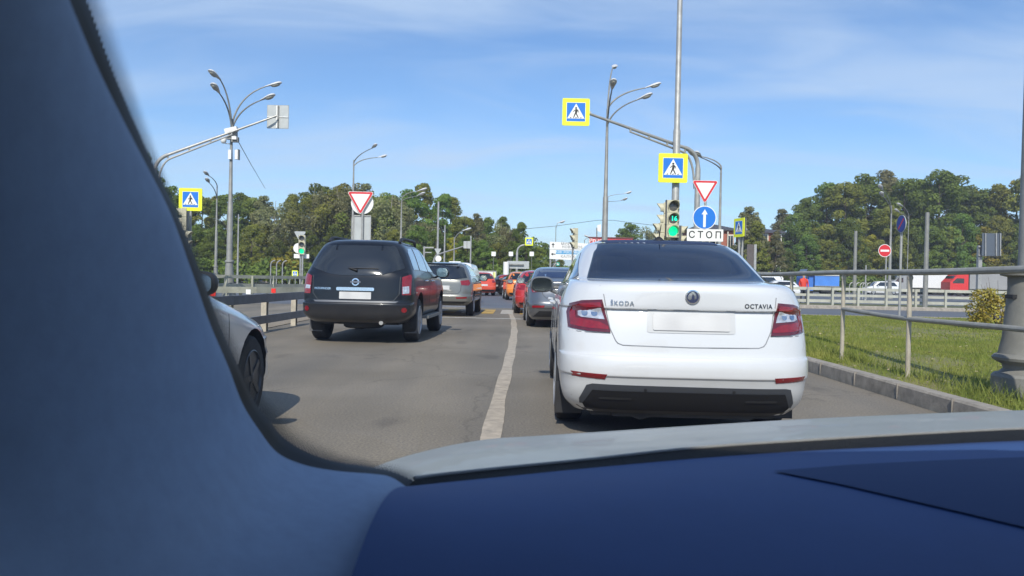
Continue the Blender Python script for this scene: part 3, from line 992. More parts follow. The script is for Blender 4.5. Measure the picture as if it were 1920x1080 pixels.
b = MB(); b.prism(circ(.30, 36), 0, .025); bd = b.build('sign_board', M['sign_back'], t, smooth=0)
bd.location = W(1688, 420, 27) - Vector(bs) + Vector((0, -.06, 0)); bd.rotation_euler = (0, 0, R(-88))
flat(circ(.285, 36), -.003, mat('shaded_blue_face', (0.03, 0.05, 0.22), 0.4), 'blue_disc', bd)  # sign blue darkened: shade of the sunless face put into the colour
flat(circ(.24, 36), -.005, mat('shaded_blue_inner', (0.025, 0.05, 0.30), 0.4), 'inner_disc', bd)  # inner blue carries the same painted-in shade
o = flat([(-.03, -.24), (.03, -.24), (.03, .24), (-.03, .24)], -.0065, M['sign_red'], 'red_stripe', bd); o.rotation_euler = (0, R(45), 0)

# sign frame at far right
bs = base(1834, 60)
t = thing('gantry_sign', 'steel frame with a dark blank board seen from the side, above the red truck', 'sign frame', bs)
b = MB(); b.box((0, 0, W(1834, 460, 60).z / 2), (.28, .28, W(1834, 460, 60).z)); b.build('post', M['galv'], t, smooth=0)
q = lambda px, py, Y=59.8: W(px, py, Y) - Vector(bs)
b = MB()
for py in (463, 479): b.tube([q(1834, py), q(1869, py)], .07, 8)
b.tube([q(1869, 460), q(1869, 481)], .07, 8)
for px in (1845, 1853, 1861): b.tube([q(px, 463), q(px, 479)], .035, 6)
b.build('frame', M['galv'], t)
b = MB(); a1, a2 = q(1842, 437, 59.5), q(1877, 480, 59.5); b.prism([(a1.x, a1.z), (a2.x, a1.z), (a2.x, a2.z), (a1.x, a2.z)], a1.y, a1.y + .05)
b.build('board', mat('dark_board', (0.09, 0.11, 0.14), .5), t, smooth=0)
b = MB()
for px in (1848, 1868, 1876): b.tube([q(px, 437, 59.4), q(px, 480, 59.4)], .045, 6)
b.build('stiffener', M['galv'], t)

# far gantry board in the middle, three hanging squares, billboards
bs = base(948, 60)
t = thing('direction_sign', 'grey back of a long direction board on one stout post in the far middle', 'sign board', bs)
q = lambda px, py, Y=60: W(px, py, Y) - Vector(bs)
b = MB(); b.tube([(0, 0, 0), (0, 0, q(948, 491).z)], .22, 12); b.build('post', M['sign_white'], t)
b = MB(); a1, a2 = q(951, 489), q(992, 504); b.prism([(a1.x, a1.z), (a2.x, a1.z), (a2.x, a2.z), (a1.x, a2.z)], .3, .36); b.build('board', M['sign_back'], t, smooth=0)
b = MB(); b.box(((a1.x + a2.x) / 2 - .3, .2, (a1.z + a2.z) / 2 + .02), (a2.x - a1.x - .2, .1, .10)); b.build('beam', M['galv_dark'], t, smooth=0)
for (px, s_) in ((925.5, 'left'), (958, 'middle'), (997, 'right')):
    t = thing('lane_sign', {'left': 'small blank white square hanging far off over the red hatchback, first of three', 'middle': 'small blank white square hanging left of the far curved sign post, second of three', 'right': 'small blank white square hanging below the far small crossing sign, third of three'}[s_], 'sign', W(px, 476, 66), 0, 'three small hanging squares')
    b = MB(); b.prism(rrect(.36, .36, .03), 0, .03); b.build('board', M['sign_white'], t, smooth=0)
    b = MB(); b.tube([(0, .04, 0), (0, .04, W(px, 560, 66).z - W(px, 476, 66).z)], .02, 6); b.build('post', M['galv_dark'], t)

bs = base(916, 72)
t = thing('billboard', 'white billboard with a red arch and green corner behind the red hatchback', 'billboard', bs)
q = lambda px, py, Y=72: W(px, py, Y) - Vector(bs)
a1, a2 = q(895, 509), q(929, 539)
b = MB(); b.prism([(a1.x, a1.z), (a2.x, a1.z), (a2.x, a2.z), (a1.x, a2.z)], 0, .1); pn = b.build('panel', M['sign_white'], t, smooth=0)
b = MB(); b.prism([(a1.x - .08, a1.z + .1), (a2.x + .08, a1.z + .1), (a2.x + .08, a2.z - .1), (a1.x - .08, a2.z - .1)], .02, .09); b.build('frame', M['galv_dark'], t, smooth=0)
b = MB()
arc = [(q(908, 522).x + 0.95 * rr * math.cos(a), q(908, 524).z + .62 * rr * math.sin(a)) for rr, rng_ in ((1.0, np.linspace(.15, 3.0, 12)), (.72, np.linspace(3.0, .15, 12))) for a in rng_]
b.prism(arc, -.006, -.002); b.build('red_arch', mat('poster_red', (.65, .12, .14), .5), pn, smooth=0)
b = MB(); cc = q(924, 533); b.prism(circ(.35, 12, cc.x, cc.z), -.006, -.002); b.prism([(a2.x - .6, a2.z + .05), (a2.x - .05, a2.z + .05), (a2.x - .05, a2.z + .5)], -.010, -.007); b.build('green_corner', mat('poster_green', (.12, .42, .05), .5), pn, smooth=0)
b = MB(); b.prism([(a2.x - .35, a2.z + .55), (a2.x - .03, a2.z + .55), (a2.x - .03, a1.z - .03), (a2.x - .25, a1.z - .03)], -.006, -.002); b.build('yellow_band', mat('poster_yellow', (.7, .7, .25), .5), pn, smooth=0)
b = MB(); b.tube([(a1.x + .3, .15, 0), (a1.x + .3, .15, a1.z)], .1, 8); b.tube([(a2.x - .3, .15, 0), (a2.x - .3, .15, a1.z)], .1, 8); b.build('leg', M['galv'], t)

DY = 58
bs = base(1066, DY)
t = thing('direction_board', 'big white direction board with arrows and place names behind the grey sedan', 'direction sign', bs)
q = lambda px, py, Y=DY: W(px, py, Y) - Vector(bs)
a1, a2 = q(1031, 453), q(1112, 487)
b = MB(); b.prism([(a1.x, a1.z), (a2.x, a1.z - .1), (a2.x, a2.z - .1), (a1.x, a2.z)], 0, .08); pn = b.build('panel', M['sign_white'], t, smooth=0)
b = MB(); b.tube([(q(1032, 500).x, .12, 0), (q(1032, 500).x, .12, a1.z)], .07, 8); b.tube([(q(1104, 500).x, .12, 0), (q(1104, 500).x, .12, a1.z)], .07, 8); b.build('leg', M['galv'], t)
b = MB(); p = q(1037, 460); 
b.prism([(p.x - .03, p.z - .17), (p.x + .03, p.z - .17), (p.x + .03, p.z + .02), (p.x + .12, p.z + .02), (p.x, p.z + .18), (p.x - .12, p.z + .02), (p.x - .03, p.z + .02)], -.006, -.002)
p = q(1037, 476.5)
b.prism([(p.x + .18, p.z - .03), (p.x + .18, p.z + .03), (p.x + .0, p.z + .03), (p.x + .0, p.z + .11), (p.x - .16, p.z), (p.x + .0, p.z - .11), (p.x + .0, p.z - .03)], -.006, -.002)
b.build('arrow', M['sign_black'], pn, smooth=0)
b = MB(); b.box(((a1.x + a2.x) / 2, -.004, q(1070, 468).z), (a2.x - a1.x - .06, .004, .02)); b.build('divider', M['sign_black'], pn, smooth=0)
GREYTXT = mat('sign_lettering_grey', (.16, .16, .16), .5)
for s_, px, py, sz in (('МИР', 1060, 457.5, .26), ('НОВАЯ ОЕ', 1073, 463.5, .26), ('КАЛУЖСК', 1070, 481.5, .26)):
    p = q(px, py); lettering(s_, sz, (p.x, p.z), GREYTXT, pn, y=-.006, bold=.004, space=1.2)
p = q(1066, 473.2)
b = MB(); b.prism(rrect(1.85, .27, .02), -.006, -.002); o = b.build('blue_strip', mat('sign_blue_strip', (.05, .30, .55), .5), pn, smooth=0); o.location = (p.x, 0, p.z)
lettering('А101 РОСЛАВЛЬ', .235, (p.x, p.z), M['sign_white'], pn, y=-.010, bold=.003)

# give-way back + disc back and far cantilever arm at the middle left
bs = base(819, 52)
t = thing('sign_post', 'distant post with the white backs of a triangle and a disc, above the grey SUV', 'road signs', bs)
q = lambda px, py, Y=52: W(px, py, Y) - Vector(bs)
b = MB(); b.tube([(0, .05, 0), (0, .05, q(820, 470).z)], .05, 8); b.build('post', M['galv'], t)
b_ = triangle_board(t, q(821, 470), .48, red=False)
b = MB(); b.prism(circ(.2, 20), 0, .02); bd = b.build('round_board', M['sign_white'], t, smooth=0); bd.location = q(822, 485)
arm_post('distant cantilever post with an arm reaching right above the grey SUV', 812, 54, 480, W(872, 461, 53), r=.09, rail=False)
t = thing('road_sign', 'small square sign back at the tip of the distant arm above the grey SUV', 'road sign', W(875.5, 459, 52.9))
b = MB(); b.prism(rrect(.45, .48, .02), 0, .03); b.build('sign_board', M['sign_back'], t, smooth=0)
b = MB(); b.box((0, -.02, 0), (.03, .03, .44)); b.build('clamp_bar', M['galv_dark'], t, smooth=0)
# bus-stop like triangle lit green + small plate under the direction board
bs = base(1045, 50)
t = thing('signal_sign', 'small round green-and-white sign under the big white direction board', 'sign', bs)
q = lambda px, py, Y=50: W(px, py, Y) - Vector(bs)
b = MB(); b.tube([q(1037, 540), q(1037, 500), q(1041, 494), q(1045, 494)], .035, 6); b.build('post', M['galv'], t)
b = MB(); b.prism(circ(.13, 20), 0, .03); bd = b.build('disc', mat('sign_green', (.03, .28, .2), .5), t, smooth=0); bd.location = q(1046, 495)
flat([(-.07, -.05), (.07, -.05), (0, .07)], -.004, M['sign_white'], 'white_triangle', bd)


# ---------------------------------------------------------------- traffic lights
def signal_head(t, c, s, yaw, lit=None, n=3, digits=None, mirror_hood=False):
    """three-lamp head; s = width of the housing; faces -y before yaw. returns housing"""
    H = s * 1.0
    hd = MB()
    for k in range(n):
        hd.prism([(x, z + (n - 1) / 2 * H - k * H) for x, z in rrect(s, H * .985, s * .06)], 0, s * .45)
    hs = hd.build('housing', M['beige'], t, smooth=0)
    hs.location = c; hs.rotation_euler = (0, 0, yaw)
    for k in range(n):
        z = (n - 1) / 2 * H - k * H
        r = s * .40
        is_lit = lit is not None and k == lit
        b = MB(); b.lathe([(r * .98, 0), (r * .95, .004), (r * .6, .02), (0.001, .028)], (0, -.002, z), (0, -1, 0), 24)
        b.build('lamp', M['green_lit'] if is_lit else M['off_lens'], hs)
        # hood: open tube sector, longer at the top
        v = []; f = []; m_ = 18
        for i in range(m_ + 1):
            a = R(-35 + 250 * i / m_)
            ln = s * .62 * (0.45 + 0.55 * max(0, math.sin(a)))
            for (rr, l) in ((r * 1.06, 0), (r * 1.06, ln), (r * 1.12, ln), (r * 1.12, 0)):
                v.append((rr * math.cos(a), -l, z + rr * math.sin(a)))
        for i in range(m_):
            for q_ in range(4):
                f.append((i * 4 + q_, i * 4 + (q_ + 1) % 4, (i + 1) * 4 + (q_ + 1) % 4, (i + 1) * 4 + q_))
        b = MB(); b.add(v, f); b.build('hood', M['beige'], hs, smooth=50)
        if digits and k == 1:
            vs, fs = text_mesh(digits, s * .52, .006)
            b = MB(); b.add([(x + s * .06, -.036, z + zz_) for x, zz_ in vs], fs); b.build('countdown_digits', M['digit_lit'], hs, smooth=0)
    b = MB(); b.box((-s * .5 - .01, s * .22, 0), (.02, s * .4, H * n)); b.build('edge_strip', M['grey_plastic'], hs, smooth=0)
    return hs


TY = MAST_Y - .45
p = W(1262, 410, TY)
t = thing('traffic_light', 'main traffic light showing green and countdown 16, on the tall mast', 'traffic light', p, 0, 'traffic lights')
hs = signal_head(t, (0, 0, 0), 0.37, R(3), lit=2, digits='16')
b = MB(); b.box((0, .22, .3), (.1, .16, .06)); b.box((0, .22, -.4), (.1, .16, .06)); b.box((0, .2, -.05), (.05, .06, .8)); b.build('bracket', M['galv'], t, smooth=0)
p = W(1244, 412, TY + .3)
t = thing('traffic_light', 'beige traffic light turned sideways, tucked behind the left edge of the green one', 'traffic light', p, 0, 'traffic lights')
signal_head(t, (0, 0, 0), 0.34, R(-100))
p = W(1232, 432, TY + .2)
t = thing('pedestrian_light', 'beige pedestrian light facing left, below left of the green traffic light', 'traffic light', W(1235, 437, TY + .2), 0, 'traffic lights')
signal_head(t, (0, 0, 0), 0.30, R(-90), n=2)
t = thing('pedestrian_light', 'beige pedestrian light facing right, below right of the green traffic light', 'traffic light', W(1279, 441, TY + .25), 0, 'traffic lights')
signal_head(t, (0, 0, 0), 0.28, R(70), n=2)

bs = base(1072, 44)
t = thing('traffic_light', 'far traffic light seen from the side on a tall thin post before the direction board', 'traffic light', bs, 0, 'traffic lights')
b = MB(); b.tube([(0, .1, 0), (0, .1, W(1076, 440, 44).z)], .05, 8); b.build('post', M['galv_dark'], t)
signal_head(t, W(1076, 447, 44) - Vector(bs), .38, R(-75))
bs = base(565, 52)
t = thing('traffic_light', 'far left traffic light showing green, left of the black SUV', 'traffic light', bs, 0, 'traffic lights')
q = lambda px, py, Y=52: W(px, py, Y) - Vector(bs)
b = MB(); b.tube([(0, .15, 0), (0, .15, q(566, 440).z)], .06, 8); b.tube([(-.15, .2, 0), (-.15, .2, q(562, 440).z)], .05, 8); b.build('post', M['galv'], t)
signal_head(t, q(566, 459), .42, R(2), lit=2)
bd = triangle_board(t, q(560, 440) + Vector((0, .3, 0)), .80, red=False)
b = MB(); b.prism(circ(.33, 24), 0, .02); bd = b.build('round_board', M['sign_white'], t, smooth=0); bd.location = q(557, 465) + Vector((0, .3, 0))
b = MB(); b.prism(rrect(1.0, .28, .02), 0, .02); bd = b.build('plate_back', M['sign_white'], t, smooth=0); bd.location = q(563, 480) + Vector((0, .3, 0))
bs = base(347, 29)
t = thing('traffic_light', 'upper traffic light in the pillar shadow, under the left crossing sign', 'traffic light', bs, 0, 'traffic lights')
b = MB(); b.tube([(0, .1, 0), (0, .1, W(347, 395, 29).z)], .06, 8); b.build('post', M['pole'], t)
signal_head(t, W(341, 416, 29) - Vector(bs), .34, R(-70))
signal_head(t, W(350, 450, 28.6) - Vector(bs), .34, R(90), n=2)

# ---------------------------------------------------------------- lamp post with cast base at the right edge
bs = base(1923, 7.35, .12)
t = thing('street_lamp', 'stout cast lamp post cut off by the right edge, in the grass', 'street lamp', bs)
b = MB()
b.lathe([(.285, -.05), (.285, .20), (.265, .225), (.225, .235), (.19, .27), (.20, .31), (.275, .35), (.283, .375), (.262, .40), (.235, .41), (.205, .55), (.185, .8), (.170, 1.02), (.172, 1.12), (.232, 1.135), (.235, 1.165), (.17, 1.175)], n=40)
b.build('cast_base', mat('cast_iron_paint', (.19, .185, .165), .6, var=.12, vscale=9, bump=.15, bscale=30), t, smooth=35)
b = MB(); b.tube([(0, 0, 1.1), (0, 0, 9.2)], [.095, .055], 16); b.build('pole', M['pole'], t)
b = MB(); b.box((-.165, -.02, .94), (.06, .12, .035)); b.build('hatch_slot', M['black'], t, smooth=0)
# ---------------------------------------------------------------- vehicles
KEYS = ['z', 'yr', 'yf', 'hw', 'dr', 'nr', 'df', 'nf']


def smooth_slices(S, k=4):
    """monotone cubic through the slices so panels curve without overshoot"""
    A = np.array(S, float); n = len(A)
    sec = np.diff(A, axis=0)
    m = np.zeros_like(A)
    for i in range(1, n - 1):
        a, b = sec[i - 1], sec[i]
        m[i] = np.where(a * b > 0, 2 * a * b / np.where(a + b == 0, 1, a + b), 0)
    m[0] = sec[0]; m[-1] = sec[-1]
    outp = []
    for i in range(n - 1):
        for j in range(k):
            t = j / k
            h00 = 2 * t**3 - 3 * t**2 + 1; h10 = t**3 - 2 * t**2 + t; h01 = -2 * t**3 + 3 * t**2; h11 = t**3 - t**2
            outp.append(h00 * A[i] + h10 * m[i] + h01 * A[i + 1] + h11 * m[i + 1])
    outp.append(A[-1])
    return outp


def ring(sl, q=16, s=14):
    z, yr, yf, hw, dr, nr, df, nf = sl
    L = yf - yr
    dr = min(dr, L * .46); df = min(df, L * .46)
    pts = []
    for i in range(q + 1):
        a = math.pi / 2 * i / q
        pts.append((hw * math.sin(a) ** (2 / nr), yr + dr - dr * max(0, math.cos(a)) ** (2 / nr)))
    for i in range(1, s):
        pts.append((hw, (yr + dr) + (yf - df - yr - dr) * i / s))
    for i in range(q, -1, -1):
        a = math.pi / 2 * i / q
        pts.append((hw * math.sin(a) ** (2 / nf), yf - df + df * max(0, math.cos(a)) ** (2 / nf)))
    left = [(-x, y) for x, y in pts[1:-1]][::-1]
    return [(x, y, z) for x, y in pts + left]


class Car:
    def __init__(s, name, label, cat, loc, yaw, slices, paintm, group=None, arches=(), wr=.32, k=4, lower=None):
        s.root = thing(name, label, cat, loc, R(yaw), group)
        rings = [ring(q) for q in smooth_slices(slices, k)]
        n = len(rings[0])
        me = bpy.data.meshes.new('body')
        vs = [p for r_ in rings for p in r_]
        fs = []
        for i in range(len(rings) - 1):
            for j in range(n):
                j2 = (j + 1) % n
                fs.append((i * n + j, i * n + j2, (i + 1) * n + j2, (i + 1) * n + j))
        fs.append(tuple(range(n - 1, -1, -1)))
        fs.append(tuple(range((len(rings) - 1) * n, len(rings) * n)))
        me.from_pydata(vs, [], fs)
        me.materials.append(paintm); me.materials.append(M['black'])
        bm = bmesh.new(); bm.from_mesh(me)
        bmesh.ops.remove_doubles(bm, verts=bm.verts, dist=1e-4)
        bmesh.ops.recalc_face_normals(bm, faces=bm.faces)
        s.bvh = BVHTree.FromBMesh(bm)
        if lower:
            for f in bm.faces:
                if f.calc_center_median().z < lower: f.material_index = 1
        bm.to_mesh(me); bm.free()
        o = bpy.data.objects.new('body', me); C.objects.link(o)
        if arches:
            cb = MB()
            for (y, zc, r) in arches:
                for sx in (1, -1):
                    cb.tube([(sx * .62, y, zc), (sx * 1.4, y, zc)], r, 28)
            co = cb.build('cutter', M['black'], None, mats=[M['black'], M['black']])
            for p in co.data.polygons: p.material_index = 1
            md = o.modifiers.new('b', 'BOOLEAN'); md.operation = 'DIFFERENCE'; md.object = co; md.solver = 'EXACT'
            dg = bpy.context.evaluated_depsgraph_get(); dg.update()
            nm = bpy.data.meshes.new_from_object(o.evaluated_get(dg))
            o.modifiers.clear(); o.data = nm
            bpy.data.objects.remove(co)
            me = nm
        bm = bmesh.new(); bm.from_mesh(me); finish(bm, 32); bm.to_mesh(me); bm.free()
        me.name = 'body'
        o.parent = s.root
        s.body = o
        s.wr = wr

    def hit(s, a, b, axis):
        if axis == 'rear': o, d = Vector((a, -6, b)), Vector((0, 1, 0))
        elif axis == 'front': o, d = Vector((a, 20, b)), Vector((0, -1, 0))
        elif axis == 'right': o, d = Vector((6, a, b)), Vector((-1, 0, 0))
        elif axis == 'left': o, d = Vector((-6, a, b)), Vector((1, 0, 0))
        else: o, d = Vector((a, b, 6)), Vector((0, 0, -1))
        h, nn, i, ds = s.bvh.ray_cast(o, d)
        if h is None:
            h, nn, i, ds = s.bvh.find_nearest(o + d * 6.3)
        return h, d

    def patch(s, name, poly, axis, m, off=.004, res=.06, rim=.012, parent=None, smooth=40, closed=True):
        pts = []; n = len(poly)
        for i in range(n):
            a, c_ = Vector(poly[i]), Vector(poly[(i + 1) % n])
            k = max(1, int((c_ - a).length / res))
            for j in range(k): pts.append(a.lerp(c_, j / k))
        edges = [(i, (i + 1) % len(pts)) for i in range(len(pts))]
        nb = len(pts)
        x0 = min(p.x for p in pts); x1 = max(p.x for p in pts); y0 = min(p.y for p in pts); y1 = max(p.y for p in pts)
        def inside(x, y):
            c = False
            for i in range(nb):
                p, q = pts[i], pts[(i + 1) % nb]
                if (p.y > y) != (q.y > y) and x < (q.x - p.x) * (y - p.y) / (q.y - p.y) + p.x: c = not c
            return c
        gx = np.arange(x0 + res / 2, x1, res); gy = np.arange(y0 + res / 2, y1, res)
        for x in gx:
            for y in gy:
                if inside(x, y): pts.append(Vector((x, y)))
        vs2, es, fs, *_ = geometry.delaunay_2d_cdt(pts, edges, [], 1, 1e-6)
        V = []; D = None
        for p in vs2:
            h, D = s.hit(p.x, p.y, axis)
            V.append(h - D * off)
        bm = bmesh.new()
        bv = [bm.verts.new(v) for v in V]
        for f in fs:
            try: bm.faces.new([bv[i] for i in f])
            except ValueError: pass
        for v in list(bm.verts):
            if not v.link_faces: bm.verts.remove(v)
        bm.normal_update()
        if bm.faces and sum(f.normal.dot(D) * f.calc_area() for f in bm.faces) > 0:
            bmesh.ops.reverse_faces(bm, faces=bm.faces)
        if rim:
            bed = [e for e in bm.edges if len(e.link_faces) == 1]
            r_ = bmesh.ops.extrude_edge_only(bm, edges=bed)
            for v in [g_ for g_ in r_['geom'] if isinstance(g_, bmesh.types.BMVert)]:
                v.co += D * rim
        finish(bm, smooth)
        me = bpy.data.meshes.new(name); bm.to_mesh(me); bm.free()
        me.materials.append(m)
        o = bpy.data.objects.new(name, me); C.objects.link(o); o.parent = parent or s.root
        return o

    def strip(s, name, line, width, axis, m, off=.0015, parent=None, res=.05):
        P_ = [Vector(p) for p in line]; n = len(P_); L_ = []; R_ = []
        for i, p in enumerate(P_):
            t = (P_[min(i + 1, n - 1)] - P_[max(i - 1, 0)]).normalized(); nr = Vector((t.y, -t.x)) * width / 2
            L_.append(p - nr); R_.append(p + nr)
        return s.patch(name, L_ + R_[::-1], axis, m, off, res, .003, parent, smooth=60)

    def text(s, txt, size, c, m, off=.004, bold=.0, space=1.0, name='lettering', parent=None):
        vs, fs = text_mesh(txt, size, bold, space)
        b = MB(); V = []
        for x, z in vs:
            h, d = s.hit(c[0] + x, c[1] + z, 'rear'); V.append(h - d * off)
        b.add(V, fs)
        return b.build(name, m, parent or s.root, smooth=0)

    def wheels(s, ys, x, r=None, wdt=.21, spokes=5, steer=0, sides=(1, -1), rim=True, zc=None, rm=None):
        r = r or s.wr
        for y in ys:
            for sx in sides:
                b = MB()
                w2 = wdt / 2
                prof = [(r * .60, -w2 * .8), (r * .66, -w2), (r * .90, -w2 * .98), (r * .97, -w2 * .82), (r, -w2 * .55), (r, w2 * .55), (r * .97, w2 * .82), (r * .90, w2 * .98), (r * .66, w2), (r * .60, w2 * .8)]
                b.lathe(prof, (0, 0, 0), (1, 0, 0), 40)
                wh = b.build('wheel', M['rubber'], s.root, smooth=35)
                wh.location = (sx * (x - w2), y, r)
                if rim:
                    b = MB(); e = sx
                    b.lathe([(r * .64, 0), (r * .655, .012), (r * .63, .016), (r * .58, -.03), (r * .2, -.045), (r * .001, -.045)] , (sx * w2 * .92, 0, 0), (sx, 0, 0), 40)
                    for k in range(spokes):
                        a = 2 * math.pi * k / spokes + .3
                        rot = Matrix.Rotation(a, 3, 'X')
                        b.box(rot @ Vector((0, 0, r * .36)) + Vector((sx * (w2 * .92 - .005), 0, 0)), (.03, r * .13, r * .52), rot)
                    b.lathe([(r * .12, -.03), (r * .12, .012), (r * .05, .018)], (sx * w2 * .92, 0, 0), (sx, 0, 0), 16)
                    b.build('rim', rm or M['alloy'], wh, smooth=30)

    def mirror(s, y, z, x, m, sz=(.12, .06, .085), sides=(1, -1), foot=.1):
        for sx in sides:
            b = MB(); b.ellipsoid((sx * x, y, z), (sz[0], sz[1], sz[2]), .75, 20, 12)
            b.tube([(sx * (x - sz[0] * .5), y + .01, z - sz[2] * .5), (sx * (x - sz[0] - foot), y + .03, z - sz[2] * 1.1)], .022, 8)
            o = b.build('door_mirror', m, s.root, smooth=50)
            se = [(sx * x + sz[0] * .84 * math.copysign(abs(math.cos(a)) ** .7, math.cos(a)), z + sz[2] * .80 * math.copysign(abs(math.sin(a)) ** .7, math.sin(a))) for a in np.linspace(0, 2 * math.pi, 29)[:-1]]
            b = MB(); b.prism(se, y - sz[1] - .004, y - sz[1] * .6)
            b.build('mirror_glass', M['mirror'], o, smooth=0)


def mirp(poly): return [(-x, z) for x, z in poly][::-1]


def both(car, name, poly, axis, m, **k):
    car.patch(name, poly, axis, m, **k)
    if axis in ('rear', 'front', 'top'): car.patch(name, mirp(poly), axis, m, **k)
    else: car.patch(name, poly, 'left' if axis == 'right' else 'right', m, **k)


def tint_mat(name, tr_col, refl):
    m = bpy.data.materials.new(name); m.use_nodes = True; t = m.node_tree; t.nodes.clear()
    o = t.nodes.new('ShaderNodeOutputMaterial'); a = t.nodes.new('ShaderNodeBsdfTransparent'); g_ = t.nodes.new('ShaderNodeBsdfGlossy')
    d_ = t.nodes.new('ShaderNodeBsdfDiffuse'); d_.inputs[0].default_value = (.01, .022, .06, 1)
    fr = t.nodes.new('ShaderNodeFresnel'); fr.inputs[0].default_value = 1.45
    a.inputs[0].default_value = (*tr_col, 1); g_.inputs['Roughness'].default_value = .04
    m0 = t.nodes.new('ShaderNodeMixShader'); m0.inputs[0].default_value = .5; t.links.new(a.outputs[0], m0.inputs[1]); t.links.new(d_.outputs[0], m0.inputs[2])
    ml = t.nodes.new('ShaderNodeMath'); ml.operation = 'MULTIPLY'; ml.inputs[1].default_value = refl; t.links.new(fr.outputs[0], ml.inputs[0])
    m1 = t.nodes.new('ShaderNodeMixShader'); t.links.new(ml.outputs[0], m1.inputs[0]); t.links.new(m0.outputs[0], m1.inputs[1]); t.links.new(g_.outputs[0], m1.inputs[2])
    t.links.new(m1.outputs[0], o.inputs[0]); return m


TINT = tint_mat('rear_glass_tint', (.40, .55, .62), 1.1)
TINTF = tint_mat('front_glass_tint', (.95, 1.0, .97), 1.0)


def open_shell(car, holes):
    """cut the window openings out of the body shell; its inside is lined with dark trim"""
    bm = bmesh.new(); bm.from_mesh(car.body.data)
    for poly, sy in holes:
        n = len(poly)
        for i in range(n):
            p, q = poly[i], poly[(i + 1) % n]
            x0, x1 = min(p[0], q[0]) - .3, max(p[0], q[0]) + .3; z0, z1 = min(p[1], q[1]) - .2, max(p[1], q[1]) + .2
            fs_ = [f for f in bm.faces if f.normal.y * sy > .004 and x0 < f.calc_center_median().x < x1 and z0 < f.calc_center_median().z < z1]
            ge = list({e for f in fs_ for e in f.edges}) + list({v for f in fs_ for v in f.verts}) + fs_
            nrm_ = Vector((-(q[1] - p[1]), 0, q[0] - p[0])).normalized()
            bmesh.ops.bisect_plane(bm, geom=ge, dist=1e-5, plane_co=(p[0], 0, p[1]), plane_no=nrm_)
    bm.normal_update()
    kill = []
    for f in bm.faces:
        c = f.calc_center_median()
        for poly, sy in holes:
            if f.normal.y * sy <= .004 or (c.y - 2.1) * sy < 0: continue
            ins = False; n = len(poly)
            for i in range(n):
                p, q = poly[i], poly[(i + 1) % n]
                if (p[1] > c.z) != (q[1] > c.z) and c.x < (q[0] - p[0]) * (c.z - p[1]) / (q[1] - p[1]) + p[0]: ins = not ins
            if ins: kill.append(f); break
    bmesh.ops.delete(bm, geom=kill, context='FACES')
    bm.to_mesh(car.body.data); bm.free()
    m = car.body.data.materials[0]; t = m.node_tree
    o = [n for n in t.nodes if n.type == 'OUTPUT_MATERIAL'][0]; s0 = o.inputs[0].links[0].from_socket
    g_ = t.nodes.new('ShaderNodeNewGeometry'); d_ = t.nodes.new('ShaderNodeBsdfDiffuse'); d_.inputs[0].default_value = (.03, .03, .033, 1)
    mx_ = t.nodes.new('ShaderNodeMixShader'); t.links.new(g_.outputs['Backfacing'], mx_.inputs[0]); t.links.new(s0, mx_.inputs[1]); t.links.new(d_.outputs[0], mx_.inputs[2]); t.links.new(mx_.outputs[0], o.inputs[0])


# ---- white sedan straight ahead
WHITE = paint('white_paint', (0.60, 0.615, 0.635), rough=.4, dirt=.2)
# z, yr, yf, hw, dr, nr, df, nf
S = [
    (.20, .22, 4.50, .80, .5, 4.5, .6, 4),
    (.27, .14, 4.58, .86, .5, 4.4, .6, 4),
    (.36, .07, 4.62, .885, .55, 4.2, .7, 3.6),
    (.44, .03, 4.64, .895, .6, 4.0, .8, 3.2),
    (.472, .012, 4.65, .90, .6, 3.9, .8, 3.1),
    (.480, .000, 4.65, .903, .6, 3.9, .8, 3.1),
    (.54, -.006, 4.66, .905, .6, 3.8, .9, 3),
    (.610, .006, 4.66, .907, .6, 3.7, .9, 3),
    (.622, .030, 4.62, .906, .6, 3.7, .9, 3),
    (.70, .038, 4.5, .907, .6, 3.5, .9, 3),
    (.80, .048, 4.16, .905, .62, 3.3, .9, 3),
    (.900, .066, 3.72, .90, .65, 3.1, .9, 3),
    (.928, .074, 3.58, .897, .66, 3.0, .9, 3),
    (.942, .046, 3.52, .895, .66, 3.0, .9, 3),
    (1.00, .036, 3.32, .88, .66, 2.8, .9, 3),
    (1.06, .032, 3.22, .855, .68, 2.7, .8, 3),
    (1.098, .045, 3.17, .835, .70, 2.6, .8, 3),
    (1.120, .10, 3.13, .82, .72, 2.5, .8, 2.8),
    (1.134, .26, 3.11, .805, .80, 2.4, .8, 2.8),
    (1.145, .41, 3.08, .795, .85, 2.4, .7, 2.8),
    (1.20, .60, 3.0, .77, .80, 2.5, .6, 2.8),
    (1.29, .88, 2.84, .725, .70, 2.7, .6, 2.8),
    (1.37, 1.15, 2.66, .675, .60, 2.9, .6, 2.8),
    (1.42, 1.38, 2.52, .615, .50, 2.9, .5, 2.8),
    (1.445, 1.60, 2.34, .53, .35, 2.7, .4, 2.6),
    (1.457, 1.82, 2.16, .40, .17, 2.4, .15, 2.4),
]
zg = lambda z: z if z < 1.145 else 1.145 + (z - 1.145) * 1.13
SW = [(zg(q[0]), q[1], q[2], q[3] * .985, *q[4:]) for q in S]
sk = Car('white_sedan', 'white sedan stopped straight ahead of us at the lights, filling the right lane', 'car',
         (1.225, 5.36, 0), -1.9, SW, WHITE, arches=[(1.06, .335, .375), (3.76, .335, .375)], wr=.325)
sk.wheels((1.06, 3.76), .895, .325, .215)
